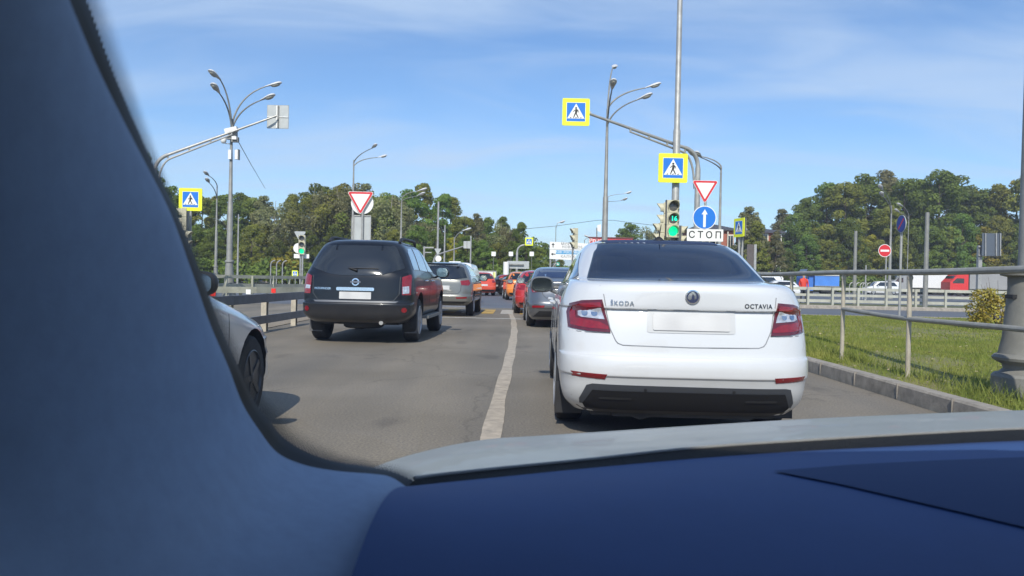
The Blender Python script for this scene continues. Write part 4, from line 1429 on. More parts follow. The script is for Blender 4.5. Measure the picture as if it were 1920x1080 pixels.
# rear window, roof end, side windows
rw = [(-.675, 1.147), (-.595, zg(1.335)), (-.545, zg(1.408)), (.545, zg(1.408)), (.595, zg(1.335)), (.675, 1.147), (.4, 1.139), (0, 1.136), (-.4, 1.139)]
rg = sk.patch('rear_window', rw, 'rear', TINT, off=.012, res=.05)
ws_ = [(-.66, 1.16), (-.56, 1.38), (.56, 1.38), (.66, 1.16)]
sk.patch('windscreen', ws_, 'front', TINTF, off=.01, res=.08)
open_shell(sk, [([(x * .985, 1.285 + (z - 1.285) * .975) for x, z in rw], -1), ([(-.62, 1.17), (-.54, 1.37), (.54, 1.37), (.62, 1.17)], 1)])
INT = mat('cabin_fabric', (.035, .037, .042), .9)
b = MB(); b.box((0, .82, 1.09), (1.25, .62, .03)); b.build('parcel_shelf', INT, sk.root, smooth=0)
for x, y in ((-.42, 1.22), (0, 1.22), (.42, 1.22), (-.38, 2.25), (.38, 2.25)):
    b = MB(); b.ellipsoid((x, y, 1.245 if y < 2 else 1.27), (.125, .055, .085), .6, 16, 8)
    b.tube([(x - .05, y, 1.1), (x - .05, y, 1.2)], .008, 6); b.tube([(x + .05, y, 1.1), (x + .05, y, 1.2)], .008, 6)
    b.build('headrest', INT, sk.root, smooth=50)
for x, y, w_ in ((0, 1.20, 1.2), (-.38, 2.22, .48), (.38, 2.22, .48)):
    b = MB(); b.ellipsoid((x, y, .88), (w_ / 2, .09, .28), .5, 20, 10); b.build('seat_back', INT, sk.root, smooth=50)
b = MB(); b.box((0, 3.05, .98), (1.2, .5, .16)); b.box((0, 2.62, 1.36), (.22, .03, .06)); b.build('cockpit', INT, sk.root, smooth=0)
b = MB(); b.box((0, 2.0, .62), (1.5, 2.6, .1)); b.build('cabin_floor', INT, sk.root, smooth=0)
roofm = mat('dark_roof_paint', (0.020, 0.035, 0.085), .55, spec=.3)
sk.patch('roof_edge', [(x, zg(z)) for x, z in [(-.565, 1.411), (.565, 1.411), (.52, 1.436), (.42, 1.451), (-.42, 1.451), (-.52, 1.436)]], 'rear', roofm, off=.012, res=.05)
sk.patch('roof_panel', [(-.47, 1.42), (.47, 1.42), (.50, 1.9), (.50, 2.3), (-.50, 2.3), (-.50, 1.9)], 'top', roofm, off=.005, res=.06)
both(sk, 'side_window', [(.95, 1.165), (1.55, 1.37), (2.0, 1.40), (2.08, 1.40), (2.08, 1.10), (1.0, 1.12)], 'right', M['glass'], off=.006)
both(sk, 'side_window', [(2.14, 1.10), (2.14, 1.40), (2.5, 1.385), (3.15, 1.165), (3.2, 1.10)], 'right', M['glass'], off=.006)
both(sk, 'window_trim', [(.85, 1.09), (3.25, 1.075), (3.25, 1.092), (.85, 1.107)], 'right', M['chrome'], off=.008)
# headrests and seat backs seen dimly through the glass are matt shapes on it: none; brake light strip on the top edge
# lamps
LP = [(-.603, .998), (-.545, .775), (-.70, .778), (-.832, .795), (-.842, .90), (-.822, .962), (-.74, .988)]
for s_ in (1, -1):
    pl = LP if s_ == 1 else mirp(LP)
    fx = lambda q: [(x * s_, z) for x, z in q] if s_ == 1 else mirp(q)
    lamp = sk.patch('tail_lamp', pl, 'rear', M['dark_red_lens'], off=.012, res=.03, rim=.03)
    sk.patch('light_band', fx([(-.618, .978), (-.605, .945), (-.76, .935), (-.782, .91), (-.780, .865), (-.62, .845), (-.56, .815), (-.558, .795), (-.70, .80), (-.815, .815), (-.822, .90), (-.805, .945), (-.74, .968)]), 'rear', M['red_lens'], off=.015, res=.03, rim=.004, parent=lamp)
    sk.patch('reverse_lens', fx([(-.612, .938), (-.585, .862), (-.74, .872), (-.765, .882), (-.765, .925), (-.74, .932)]), 'rear', M['clear_lens'], off=.016, res=.03, rim=.004, parent=lamp)
    for cx in (-.655, -.72):
        sk.patch('bulb_cup', fx(circ(.022, 12, cx, .902)), 'rear', M['chrome'], off=.019, res=.03, rim=.002, parent=lamp)
    sk.patch('reflector', fx([(-.81, .498), (-.565, .490), (-.58, .452), (-.80, .462)]), 'rear', M['red_lens'], off=.005, res=.05)
# boot lid gaps
GAP = mat('white_car_gap', (.22, .23, .25), .7)
sk.strip('lid_gap', [(-.70, 1.142), (-.615, 1.095), (-.592, 1.03), (-.570, .90), (-.548, .80), (-.51, .72), (-.495, .702), (-.46, .69), (0, .684), (.46, .69), (.495, .702), (.51, .72), (.548, .80), (.570, .90), (.592, 1.03), (.615, 1.095), (.70, 1.142)], .007, 'rear', GAP, off=.002)
sk.strip('bumper_gap', [(-.83, .775), (-.70, .768), (-.545, .768)], .006, 'rear', GAP, off=.002)
sk.strip('bumper_gap', [(.83, .775), (.70, .768), (.545, .768)], .006, 'rear', GAP, off=.002)
sk.strip('lip_shadow_gap', [(-.54, .936), (-.3, .934), (0, .934), (.3, .934), (.54, .936)], .012, 'rear', mat('lip_shade_grey', (.38, .40, .42), .6), off=.002)  # grey strip paints the shade under the lid lip
# plate and lettering, badge
pl_ = sk.patch('number_plate', rrect(.52, .112, .01) and [(x, z + .855) for x, z in rrect(.52, .112, .012)], 'rear', M['plate'], off=.012, res=.08)
sk.patch('plate_recess', [(x, z + .855) for x, z in rrect(.60, .15, .02)], 'rear', mat('recess_grey', (.50, .51, .52), .5), off=.004, res=.06)
CHR = mat('badge_chrome', (.40, .41, .43), .25, .9)
sk.text('ŠKODA', .042, (-.470, .975), CHR, space=1.2, bold=.0008, off=.010)
sk.text('OCTAVIA', .042, (.458, .972), mat('badge_dark', (.12, .12, .13), .3, .8), space=1.15, bold=.0012)
bd = sk.patch('badge', circ(.050, 32, 0, 1.03), 'rear', M['chrome'], off=.010, res=.05, rim=.01)
sk.patch('badge_disc', circ(.041, 28, 0, 1.03), 'rear', mat('badge_blue_black', (.03, .04, .09), .3, coat=.5), off=.012, res=.05, rim=.002, parent=bd)
sk.patch('badge_wing', [(-.036, 1.022), (-.028, 1.046), (-.008, 1.064), (.006, 1.064), (.022, 1.046), (.026, 1.022), (.012, 1.012), (.010, 1.036), (-.002, 1.052), (-.006, 1.036), (-.010, 1.012), (-.024, 1.010)], 'rear', M['chrome'], off=.0145, res=.04, rim=.002, parent=bd)
# black diffuser
sk.patch('diffuser', [(-.66, .418), (.66, .412), (.70, .405), (.745, .30), (.74, .262), (-.74, .262), (-.745, .30), (-.70, .405)], 'rear', mat('diffuser_grey', (.05, .055, .065), .55), off=.006, res=.05)
sk.patch('diffuser_lower', [(-.66, .372), (.66, .372), (.72, .262), (.70, .225), (-.70, .225), (-.72, .262)], 'rear', mat('underside_black', (.006, .006, .007), .9), off=.012, res=.06)
for x in (-.30, .30):
    sk.patch('parking_sensor', circ(.011, 12, x, .385), 'rear', M['black'], off=.009, res=.03, rim=.003)
for s_ in (-1, 1):
    sk.patch('exhaust_trim', [(x + s_ * .50, z + .315) for x, z in rrect(.22, .016, .007)], 'rear', M['rubber'], off=.015, res=.05)
sk.patch('under_apron', [(-.80, .32), (.80, .32), (.78, .20), (-.78, .20)], 'rear', M['black'], off=.003, res=.08)
# doors, handles
for y in (1.45, 2.12, 3.25):
    sk.strip('door_gap', [(y + .1, 1.05), (y, .8), (y, .35)], .006, 'left', GAP)
for y in (1.62, 2.7):
    b = MB(); b.tube([(-.905, y - .09, .93), (-.935, y - .05, .935), (-.935, y + .06, .935), (-.905, y + .1, .93)], .014, 8)
    b.build('door_handle', WHITE, sk.root)
sk.strip('sill_crease', [(1.5, .90), (3.6, .86)], .006, 'left', GAP)
sk.mirror(3.02, 1.075, 1.01, mat('mirror_housing_grey', (.13, .135, .14), .4, coat=.4), (.125, .07, .085), foot=.06)
# mud flaps and floor
for x in (-.80, .80):
    b = MB(); b.box((x, .70, .23), (.20, .012, .24)); b.build('mud_flap', M['black'], sk.root, smooth=0)
b = MB(); b.box((0, 2.3, .21), (1.3, 3.9, .10)); b.tube([(-.3, .3, .24), (-.3, 1.2, .24)], .10, 12); b.box((0, .55, .22), (1.0, .5, .12))
b.build('underbody', M['black'], sk.root, smooth=0)
# aerial on the roof
b = MB(); b.lathe([(.055, 0), (.05, .012), (.03, .03), (.012, .045)], (0, 1.62, zg(1.44)), n=16)
b.tube([(0, 1.62, zg(1.46)), (0, 1.50, 1.62)], [.006, .003], 6)
b.build('roof_aerial', M['black'], sk.root)


# ---- generic shapes --------------------------------------------------------
def suv_slices(L, Wd, H, s=1.0):
    h = Wd / 2; k = L / 4.75; zf = H / 1.78
    T = [
        (.36, .18, 4.60, .84, .40, 4, .6, 3.5), (.42, .08, 4.68, .90, .40, 4, .6, 3.4), (.52, .02, 4.74, .98, .42, 3.8, .7, 3.2),
        (.66, .00, 4.75, .99, .42, 3.6, .7, 3.0), (.695, .012, 4.75, .99, .42, 3.6, .7, 3), (.705, .06, 4.75, .99, .42, 3.4, .7, 3),
        (.85, .072, 4.74, 1.0, .42, 3.4, .7, 3), (.98, .08, 4.68, .995, .42, 3.3, .8, 3), (1.10, .09, 4.50, .985, .42, 3.2, .8, 3),
        (1.16, .10, 4.10, .97, .42, 3.1, .8, 3), (1.20, .11, 3.55, .955, .42, 3.0, .7, 3), (1.24, .13, 3.38, .94, .44, 2.9, .7, 3),
        (1.40, .20, 3.06, .875, .46, 2.9, .7, 3), (1.56, .29, 2.82, .80, .46, 2.9, .6, 3), (1.66, .35, 2.64, .735, .46, 2.8, .6, 3),
        (1.715, .42, 2.48, .67, .45, 2.7, .6, 2.8), (1.75, .55, 2.32, .60, .42, 2.6, .5, 2.6), (1.77, .80, 2.1, .45, .4, 2.4, .4, 2.4), (1.78, 1.05, 1.7, .25, .2, 2.2, .2, 2.2)]
    return [(z * zf, a * k, b_ * k, w_ * h, dr, nr, df, nf) for z, a, b_, w_, dr, nr, df, nf in T]


def sedan_slices(L, Wd, H):
    k = L / 4.67; zf = H / 1.457; h = Wd / 2 / .907
    return [(z * zf, a * k, b_ * k, w_ * h, dr, nr, df, nf) for z, a, b_, w_, dr, nr, df, nf in S]


def hatch_slices(L, Wd, H):
    k = L / 4.1; zf = H / 1.5; h = Wd / 2
    T = [
        (.20, .22, 3.95, .86, .40, 4, .6, 3.5), (.30, .08, 4.05, .95, .42, 3.8, .7, 3.2), (.45, .00, 4.09, .99, .45, 3.6, .8, 3),
        (.58, .00, 4.1, 1.0, .45, 3.4, .8, 3), (.61, .04, 4.1, 1.0, .45, 3.3, .8, 3), (.75, .06, 4.06, 1.0, .45, 3.2, .9, 2.8),
        (.88, .08, 3.95, .985, .48, 3.0, .9, 2.8), (.96, .10, 3.75, .965, .5, 2.9, .9, 2.8), (1.02, .12, 3.35, .94, .5, 2.8, .8, 2.8),
        (1.06, .15, 3.12, .92, .5, 2.8, .7, 2.8), (1.20, .28, 2.80, .85, .5, 2.8, .6, 2.8), (1.34, .42, 2.50, .77, .5, 2.8, .6, 2.8),
        (1.42, .52, 2.32, .69, .5, 2.7, .6, 2.8), (1.465, .68, 2.15, .59, .45, 2.6, .5, 2.6), (1.49, .92, 1.95, .44, .4, 2.4, .4, 2.4), (1.5, 1.15, 1.7, .25, .2, 2.2, .2, 2.2)]
    return [(z * zf, a * k, b_ * k, w_ * h, dr, nr, df, nf) for z, a, b_, w_, dr, nr, df, nf in T]


def van_slices(L, Wd, H):
    k = L / 5.0; zf = H / 2.0; h = Wd / 2
    T = [
        (.22, .10, 4.9, .9, .25, 4, .6, 3.5), (.35, .02, 4.98, .97, .25, 4, .6, 3.3), (.7, .0, 5.0, 1.0, .25, 4, .7, 3), (.95, .02, 4.95, 1.0, .25, 4, .7, 3),
        (1.1, .03, 4.7, .99, .25, 4, .7, 3), (1.2, .04, 4.3, .98, .25, 4, .6, 3), (1.5, .08, 3.9, .94, .25, 4, .5, 3), (1.8, .12, 3.6, .88, .25, 4, .4, 3),
        (1.93, .16, 3.4, .82, .25, 3.6, .4, 3), (1.98, .26, 3.2, .70, .25, 3, .4, 3), (2.0, .5, 2.9, .45, .2, 2.6, .3, 2.6)]
    return [(z * zf, a * k, b_ * k, w_ * h, dr, nr, df, nf) for z, a, b_, w_, dr, nr, df, nf in T]


# ---- black SUV in the left lane
BLACKP = paint('black_paint', (0.006, 0.008, 0.013), rough=.3, dirt=.03)
BLACKP.node_tree.nodes['Principled BSDF'].inputs['Coat Weight'].default_value = .45
BLACKP.node_tree.nodes['Principled BSDF'].inputs['Specular IOR Level'].default_value = .3
pf = Car('black_suv', 'black SUV with roof rails stopped in the left lane ahead', 'car',
         (-2.55, 12.85, 0), -2.1, suv_slices(4.74, 1.86, 1.75), BLACKP, arches=[(1.03, .42, .44), (3.88, .42, .44)], wr=.375)
pf.wheels((1.03, 3.88), .915, .375, .25, spokes=6)
pf.patch('rear_window', [(-.76, 1.25), (-.755, 1.30), (-.60, 1.60), (-.56, 1.625), (.56, 1.625), (.60, 1.60), (.755, 1.30), (.76, 1.25), (.45, 1.15), (.25, 1.125), (-.25, 1.125), (-.45, 1.15)], 'rear', mat('suv_rear_glass', (.015, .018, .022), .09, coat=1.0), off=.008, res=.06)
for x in (-.38, .38):
    pf.patch('window_hinge', [(x - .014, 1.65), (x + .014, 1.65), (x + .014, 1.56), (x - .014, 1.56)], 'rear', BLACKP, off=.022, res=.05)
b = MB(); 
h1, _ = pf.hit(0.02, 1.21, 'rear'); h2, _ = pf.hit(-.12, 1.24, 'rear'); h3, _ = pf.hit(.36, 1.245, 'rear')
b.tube([h1 + Vector((0, -.04, 0)), h2 + Vector((0, -.03, 0)), h3 + Vector((0, -.02, 0))], [.02, .013, .008], 8)
b.build('rear_wiper', M['black'], pf.root)
for s_ in (1, -1):
    fx = (lambda q: q) if s_ == 1 else mirp
    lamp = pf.patch('tail_lamp', fx([(.745, 1.11), (.865, 1.16), (.885, 1.12), (.885, .82), (.755, .82)]), 'rear', M['red_lens'], off=.012, res=.04, rim=.03)
    pf.patch('clear_lens', fx([(.76, .955), (.855, .965), (.86, .90), (.86, .85 if s_ == 1 else .90), (.765, .84 if s_ == 1 else .90)]), 'rear', M['clear_lens'], off=.016, res=.04, rim=.004, parent=lamp)
    pf.patch('reflector', fx(circ(.042, 14, .80, .575)), 'rear', M['red_lens'], off=.01, res=.05)
    b = MB()
    rail = [(s_ * .60, .70, 1.69), (s_ * .60, .86, 1.76), (s_ * .60, 1.05, 1.775), (s_ * .60, 2.1, 1.78), (s_ * .58, 2.4, 1.76), (s_ * .57, 2.5, 1.70)]
    b.tube(rail, .028, 8); b.build('roof_rail', M['black'], pf.root, smooth=50)
    b = MB(); b.box((s_ * .82, .72, .35), (.22, .015, .38)); b.build('mud_flap', mat('mud_flap_grey', (.10, .10, .105), .7, var=.2), pf.root, smooth=0)
SE = mat('dark_gap', (.05, .055, .06), .6)
pf.strip('tailgate_gap', [(-.72, 1.12), (-.71, .83), (-.62, .72), (0, .705), (.62, .72), (.71, .83), (.72, 1.12)], .012, 'rear', SE, off=.002)
b_ = pf.patch('bumper_step', [(-.70, .715), (.70, .715), (.66, .69), (-.66, .69)], 'rear', mat('bumper_edge', (.12, .13, .15), .35), off=.006, res=.08)
pf.patch('plate_garnish', [(x, z + .905) for x, z in rrect(.62, .055, .02)], 'rear', M['chrome'], off=.02, res=.08)
pf.patch('number_plate', [(x, z + .80) for x, z in rrect(.52, .115, .01)], 'rear', M['plate'], off=.012, res=.08)
bd = pf.patch('badge', circ(.062, 24, 0, 1.02), 'rear', M['chrome'], off=.014, res=.05)
pf.patch('badge_bar', [(-.085, 1.033), (.085, 1.033), (.085, 1.007), (-.085, 1.007)], 'rear', mat('badge_bar', (.2, .2, .22), .3, .8), off=.02, res=.05, rim=.004, parent=bd)
pf.patch('badge_core', circ(.042, 20, 0, 1.02), 'rear', BLACKP, off=.017, res=.05, rim=.002, parent=bd)
pf.text('PATHFINDER', .048, (-.545, .905), M['chrome'], space=1.0, bold=.001)
both(pf, 'side_window', [(.55, 1.24), (.62, 1.52), (.80, 1.60), (1.25, 1.62), (1.12, 1.24)], 'right', M['glass'], off=.008)
both(pf, 'side_window', [(1.22, 1.24), (1.36, 1.62), (2.1, 1.62), (2.1, 1.22)], 'right', M['glass'], off=.008)
both(pf, 'side_window', [(2.17, 1.22), (2.17, 1.62), (2.5, 1.58), (3.05, 1.28), (3.1, 1.22)], 'right', M['glass'], off=.008)
for y in (1.35, 2.15, 3.15):
    pf.strip('door_gap', [(y, 1.2), (y, .55)], .01, 'right', SE)
for y in (1.55, 2.35):
    b = MB(); b.tube([(.92, y, 1.05), (.95, y + .03, 1.055), (.95, y + .17, 1.055), (.92, y + .2, 1.05)], .016, 8); b.build('door_handle', M['chrome'], pf.root)
b = MB(); b.box((.93, 2.45, .40), (.14, 1.9, .05)); b.box((-.93, 2.45, .40), (.14, 1.9, .05)); b.build('side_step', M['galv_dark'], pf.root, smooth=0)
b = MB(); b.box((0, 2.4, .38), (1.3, 3.9, .14)); b.lathe([(.3, 0), (.34, .03), (.34, .18), (.3, .2)], (0, .75, .24), n=24); b.tube([(-.7, 1.03, .37), (.7, 1.03, .37)], .07, 10)
b.build('underbody', M['black'], pf.root, smooth=35)
b = MB(); b.tube([(.42, .12, .36), (.42, .9, .36)], .035, 10); b.build('exhaust_pipe', M['galv'], pf.root)
pf.mirror(2.98, 1.22, 1.06, BLACKP, (.13, .08, .11), foot=.05)

# ---- silver-grey SUV behind the black one
CHAMP = paint('champagne_paint', (0.21, 0.21, 0.195), metal=.6, rough=.32, dirt=.2)
ou = Car('grey_suv', 'warm grey SUV partly hidden behind the right side of the black SUV', 'car',
         (base(824, 22.6).x, 22.6, 0), -2.0, suv_slices(4.65, 1.80, 1.57), CHAMP, arches=[(1.0, .36, .39), (3.65, .36, .39)], wr=.35)
ou.wheels((1.0, 3.65), .89, .35, .22)
ou.patch('rear_window', [(-.74, 1.12), (-.60, 1.48), (-.50, 1.52), (.50, 1.52), (.60, 1.48), (.74, 1.12), (.3, 1.06), (-.3, 1.06)], 'rear', M['glass'], off=.01, res=.08)
ou.patch('spoiler', [(-.56, 1.56), (.56, 1.56), (.55, 1.53), (-.55, 1.53)], 'rear', CHAMP, off=.09, res=.08, rim=.09)
both(ou, 'tail_lamp', [(.56, 1.03), (.80, 1.06), (.84, .96), (.80, .90), (.60, .91)], 'rear', M['red_lens'], off=.012, res=.06)
both(ou, 'reflector', [(.45, .56), (.76, .575), (.76, .53), (.47, .52)], 'rear', M['red_lens'], off=.01, res=.08)
ou.patch('number_plate', [(x, z + .83) for x, z in rrect(.52, .115, .01)], 'rear', M['plate'], off=.012, res=.1)
ou.patch('lower_trim', [(-.78, .44), (.78, .44), (.76, .34), (-.76, .34)], 'rear', M['black'], off=.008, res=.1)
ou.strip('tailgate_gap', [(-.60, 1.05), (-.58, .75), (-.5, .66), (.5, .66), (.58, .75), (.60, 1.05)], .014, 'rear', SE, off=.003)
both(ou, 'side_window', [(.6, 1.16), (.75, 1.5), (1.9, 1.53), (2.4, 1.48), (2.95, 1.18)], 'right', M['glass'], off=.008)
ou.mirror(2.95, 1.12, 1.03, M['black'], (.13, .08, .10), foot=.05)

# ---- white minivan, red hatchback, dark crossing cars
VW = paint('van_white', (0.72, 0.73, 0.74), rough=.4)
vn = Car('white_minivan', 'white minivan just past the grey SUV, seen between it and the billboard', 'minivan', (base(846, 33).x, 33, 0), -2, van_slices(4.9, 1.85, 1.76), VW, arches=[(.9, .33, .36), (3.9, .33, .36)], wr=.33)
vn.wheels((.9, 3.9), .92, .33)
vn.patch('rear_window', [(-.7, 1.1), (-.62, 1.52), (.62, 1.52), (.7, 1.1)], 'rear', M['glass'], off=.01, res=.1)
both(vn, 'side_window', [(.4, 1.1), (.5, 1.5), (3.2, 1.5), (3.6, 1.15)], 'right', M['glass'], off=.01, res=.1)
both(vn, 'tail_lamp', [(.74, 1.3), (.86, 1.3), (.86, .8), (.78, .8)], 'rear', M['red_lens'], off=.01, res=.1)
vn.mirror(3.75, 1.15, 1.06, M['black'], (.12, .07, .13), foot=.03)
b = MB(); b.box((0, 1.2, 1.78), (.5, .25, .06)); b.build('roof_vent', VW, vn.root, smooth=0)


def small_car(name, label, cat, px, Y, yaw, kind, L, Wd, H, pm, group=None, rearw=True, dark=False):
    f = {'hatch': hatch_slices, 'sedan': sedan_slices, 'suv': suv_slices, 'van': van_slices}[kind]
    c = Car(name, label, cat, (base(px, Y).x, Y, 0), yaw, f(L, Wd, H), pm, group, wr=.31, k=2)
    h = Wd / 2
    ya, yb = L * .21, L * .80
    c.wheels((ya, yb), h * 1.005, .31, .2)
    zb = {'hatch': .70, 'sedan': .795, 'suv': .70, 'van': .62}[kind] * H; zt = .94 * H
    e = {'hatch': .82, 'sedan': .76, 'suv': .84, 'van': .84}[kind] * h
    e2 = {'hatch': .62, 'sedan': .56, 'suv': .62, 'van': .74}[kind] * h
    c.patch('rear_window', [(-e, zb + .02), (-e2, zt), (e2, zt), (e, zb + .02)], 'rear', M['glass'], off=.01, res=.12)
    fs_ = {'hatch': (.55, .76), 'sedan': (.66, .72), 'suv': (.55, .66), 'van': (.70, .84)}[kind]
    c.patch('windscreen', [(-e, zb + .02), (-e2, zt), (e2, zt), (e, zb + .02)], 'front', M['glass'], off=.01, res=.12)
    y0, y1 = {'hatch': (.12, .72), 'sedan': (.22, .68), 'suv': (.12, .65), 'van': (.1, .74)}[kind]
    both(c, 'side_window', [(L * y0, zb + .03), (L * (y0 + .09), zt - .02), (L * (y1 - .14), zt - .02), (L * y1, zb + .03)], 'right', M['glass'], off=.01, res=.12)
    both(c, 'tail_lamp', [(h * .62, zb - .06), (h * .92, zb - .07), (h * .94, zb - .22), (h * .66, zb - .22)], 'rear', M['red_lens'], off=.01, res=.1)
    both(c, 'headlamp', [(h * .55, zb - .28), (h * .88, zb - .20), (h * .9, zb - .32), (h * .58, zb - .36)], 'front', M['clear_lens'], off=.01, res=.1)
    c.patch('number_plate', [(x, z + H * .45) for x, z in rrect(.5, .11, .01)], 'rear', M['plate'], off=.012, res=.2)
    c.patch('lower_trim', [(-h * .85, H * .26), (h * .85, H * .26), (h * .8, H * .18), (-h * .8, H * .18)], 'rear', M['black'], off=.01, res=.12)
    c.mirror(L * .68, zb + .04, h + .12, pm, (.11, .06, .08), foot=.04)
    return c


REDP = paint('red_paint', (.42, .02, .02), rough=.3)
small_car('red_hatchback', 'orange-red hatchback in front of the billboard, across the junction', 'car', 907, 50, 12, 'hatch', 3.9, 1.7, 1.5, paint('orange_red_paint', (.62, .07, .03), rough=.3))
small_car('red_car', 'dark red car crossing right behind the orange-red hatchback', 'car', 921, 55, -80, 'hatch', 3.9, 1.7, 1.4, paint('dark_red_paint', (.25, .02, .02)), 'small cars crossing the junction far ahead')
small_car('black_car', 'dark car crossing the junction just right of the billboard', 'car', 930, 52, -70, 'sedan', 4.4, 1.75, 1.42, BLACKP, 'small cars crossing the junction far ahead')
small_car('grey_car', 'dark grey car left of the orange hatchback, crossing the junction', 'car', 944, 50, -60, 'sedan', 4.4, 1.75, 1.42, paint('graphite_paint', (.05, .055, .06), .4), 'small cars crossing the junction far ahead')
small_car('orange_hatchback', 'orange hatchback ahead of the red hatchback in our lane', 'car', 980, 41, 4, 'hatch', 3.9, 1.7, 1.5, paint('orange_paint', (.75, .22, .02), rough=.3))
small_car('red_hatchback', 'red hatchback in the right lane between the orange and the grey cars', 'car', 1016, 25.2, 1.0, 'hatch', 4.2, 1.74, 1.42, REDP)

# ---- grey sedan in front of the white one
GP = paint('grey_metallic', (.17, .18, .20), metal=.7, rough=.3, dirt=.15)
so_ = Car('grey_sedan', 'mid-grey sedan half hidden behind the left side of the white sedan', 'car',
          (base(1060, 18.1).x, 18.1, 0), 0.8, sedan_slices(4.38, 1.73, 1.43), GP, arches=[(1.0, .31, .35), (3.55, .31, .35)], wr=.31)
so_.wheels((1.0, 3.55), .86, .31)
so_.patch('rear_window', [(-.66, 1.165), (-.52, 1.40), (.52, 1.40), (.66, 1.165)], 'rear', M['glass_blue'], off=.008, res=.08)
so_.patch('roof_edge_light', [(-.46, 1.425), (.46, 1.425), (.46, 1.41), (-.46, 1.41)], 'rear', M['chrome'], off=.01, res=.08)
for s_ in (1, -1):
    fx = (lambda q: q) if s_ == 1 else mirp
    lamp = so_.patch('tail_lamp', fx([(.50, 1.00), (.77, 1.01), (.80, .93), (.76, .82), (.58, .84)]), 'rear', M['red_lens'], off=.012, res=.05)
    so_.patch('clear_lens', fx([(.56, .88), (.74, .88), (.73, .84), (.60, .85)]), 'rear', M['clear_lens'], off=.016, res=.05, rim=.004, parent=lamp)
    so_.patch('reflector', fx([(.48, .53), (.76, .52), (.77, .47), (.50, .48)]), 'rear', M['red_lens'], off=.01, res=.08)
so_.patch('number_plate', [(x, z + .83) for x, z in rrect(.52, .115, .01)], 'rear', M['plate'], off=.012, res=.1)
so_.patch('chrome_bar', [(x, z + .955) for x, z in rrect(.56, .03, .01)], 'rear', M['chrome'], off=.01, res=.1)
so_.patch('lower_trim', [(-.6, .40), (.6, .40), (.74, .26), (-.74, .26)], 'rear', M['black'], off=.008, res=.08)
so_.strip('boot_gap', [(-.58, 1.12), (-.53, .78), (-.45, .70), (.45, .70), (.53, .78), (.58, 1.12)], .012, 'rear', SE, off=.003)
both(so_, 'side_window', [(.95, 1.17), (1.5, 1.38), (2.2, 1.40), (2.9, 1.2), (2.95, 1.12), (1.0, 1.13)], 'right', M['glass'], off=.008)
so_.mirror(2.85, 1.08, .97, GP, (.11, .06, .08), foot=.05)

# ---- silver car alongside on the left: its right front wing shows past our pillar
SILV = paint('silver_paint', (.60, .62, .64), metal=.35, rough=.3)
sv = Car('silver_car', 'silver car beside us on the left, only its front wing and wheel past our pillar', 'car',
         (-2.83, 2.38, 0), 0.3, sedan_slices(4.55, 1.80, 1.46), SILV, arches=[(1.0, .335, .37), (3.66, .335, .375)], wr=.33)
sv.wheels((1.0, 3.66), .885, .33, .215, spokes=5, rm=mat('shaded_alloy', (.07, .075, .085), .4, .4))  # alloy darkened so the wheel's shade is painted into the rim
both(sv, 'side_window', [(.9, 1.17), (1.5, 1.37), (2.3, 1.39), (3.1, 1.16), (3.15, 1.10), (1.0, 1.12)], 'right', M['glass'], off=.008)
both(sv, 'headlamp', [(.50, .72), (.80, .80), (.86, .72), (.80, .62), (.52, .62)], 'front', M['clear_lens'], off=.01, res=.05)
sv.patch('grille', [(-.45, .66), (.45, .66), (.4, .45), (-.4, .45)], 'front', M['black'], off=.008, res=.08)
sv.patch('windscreen', [(-.66, 1.14), (-.5, 1.40), (.5, 1.40), (.66, 1.14)], 'front', M['glass'], off=.008, res=.08)
sv.strip('bonnet_gap', [(3.2, .985), (3.6, .90), (4.0, .82), (4.3, .73)], .008, 'right', SE)
sv.strip('wing_gap', [(3.1, 1.0), (3.1, .35)], .008, 'right', SE)
sv.mirror(2.45, 1.06, .95, M['black'], (.10, .06, .075), foot=.02)


# ---- trucks and vans on the highway, right
def truck_box(b, x0, x1, y0, y1, z0, z1): b.box(((x0 + x1) / 2, (y0 + y1) / 2, (z0 + z1) / 2), (x1 - x0, y1 - y0, z1 - z0))


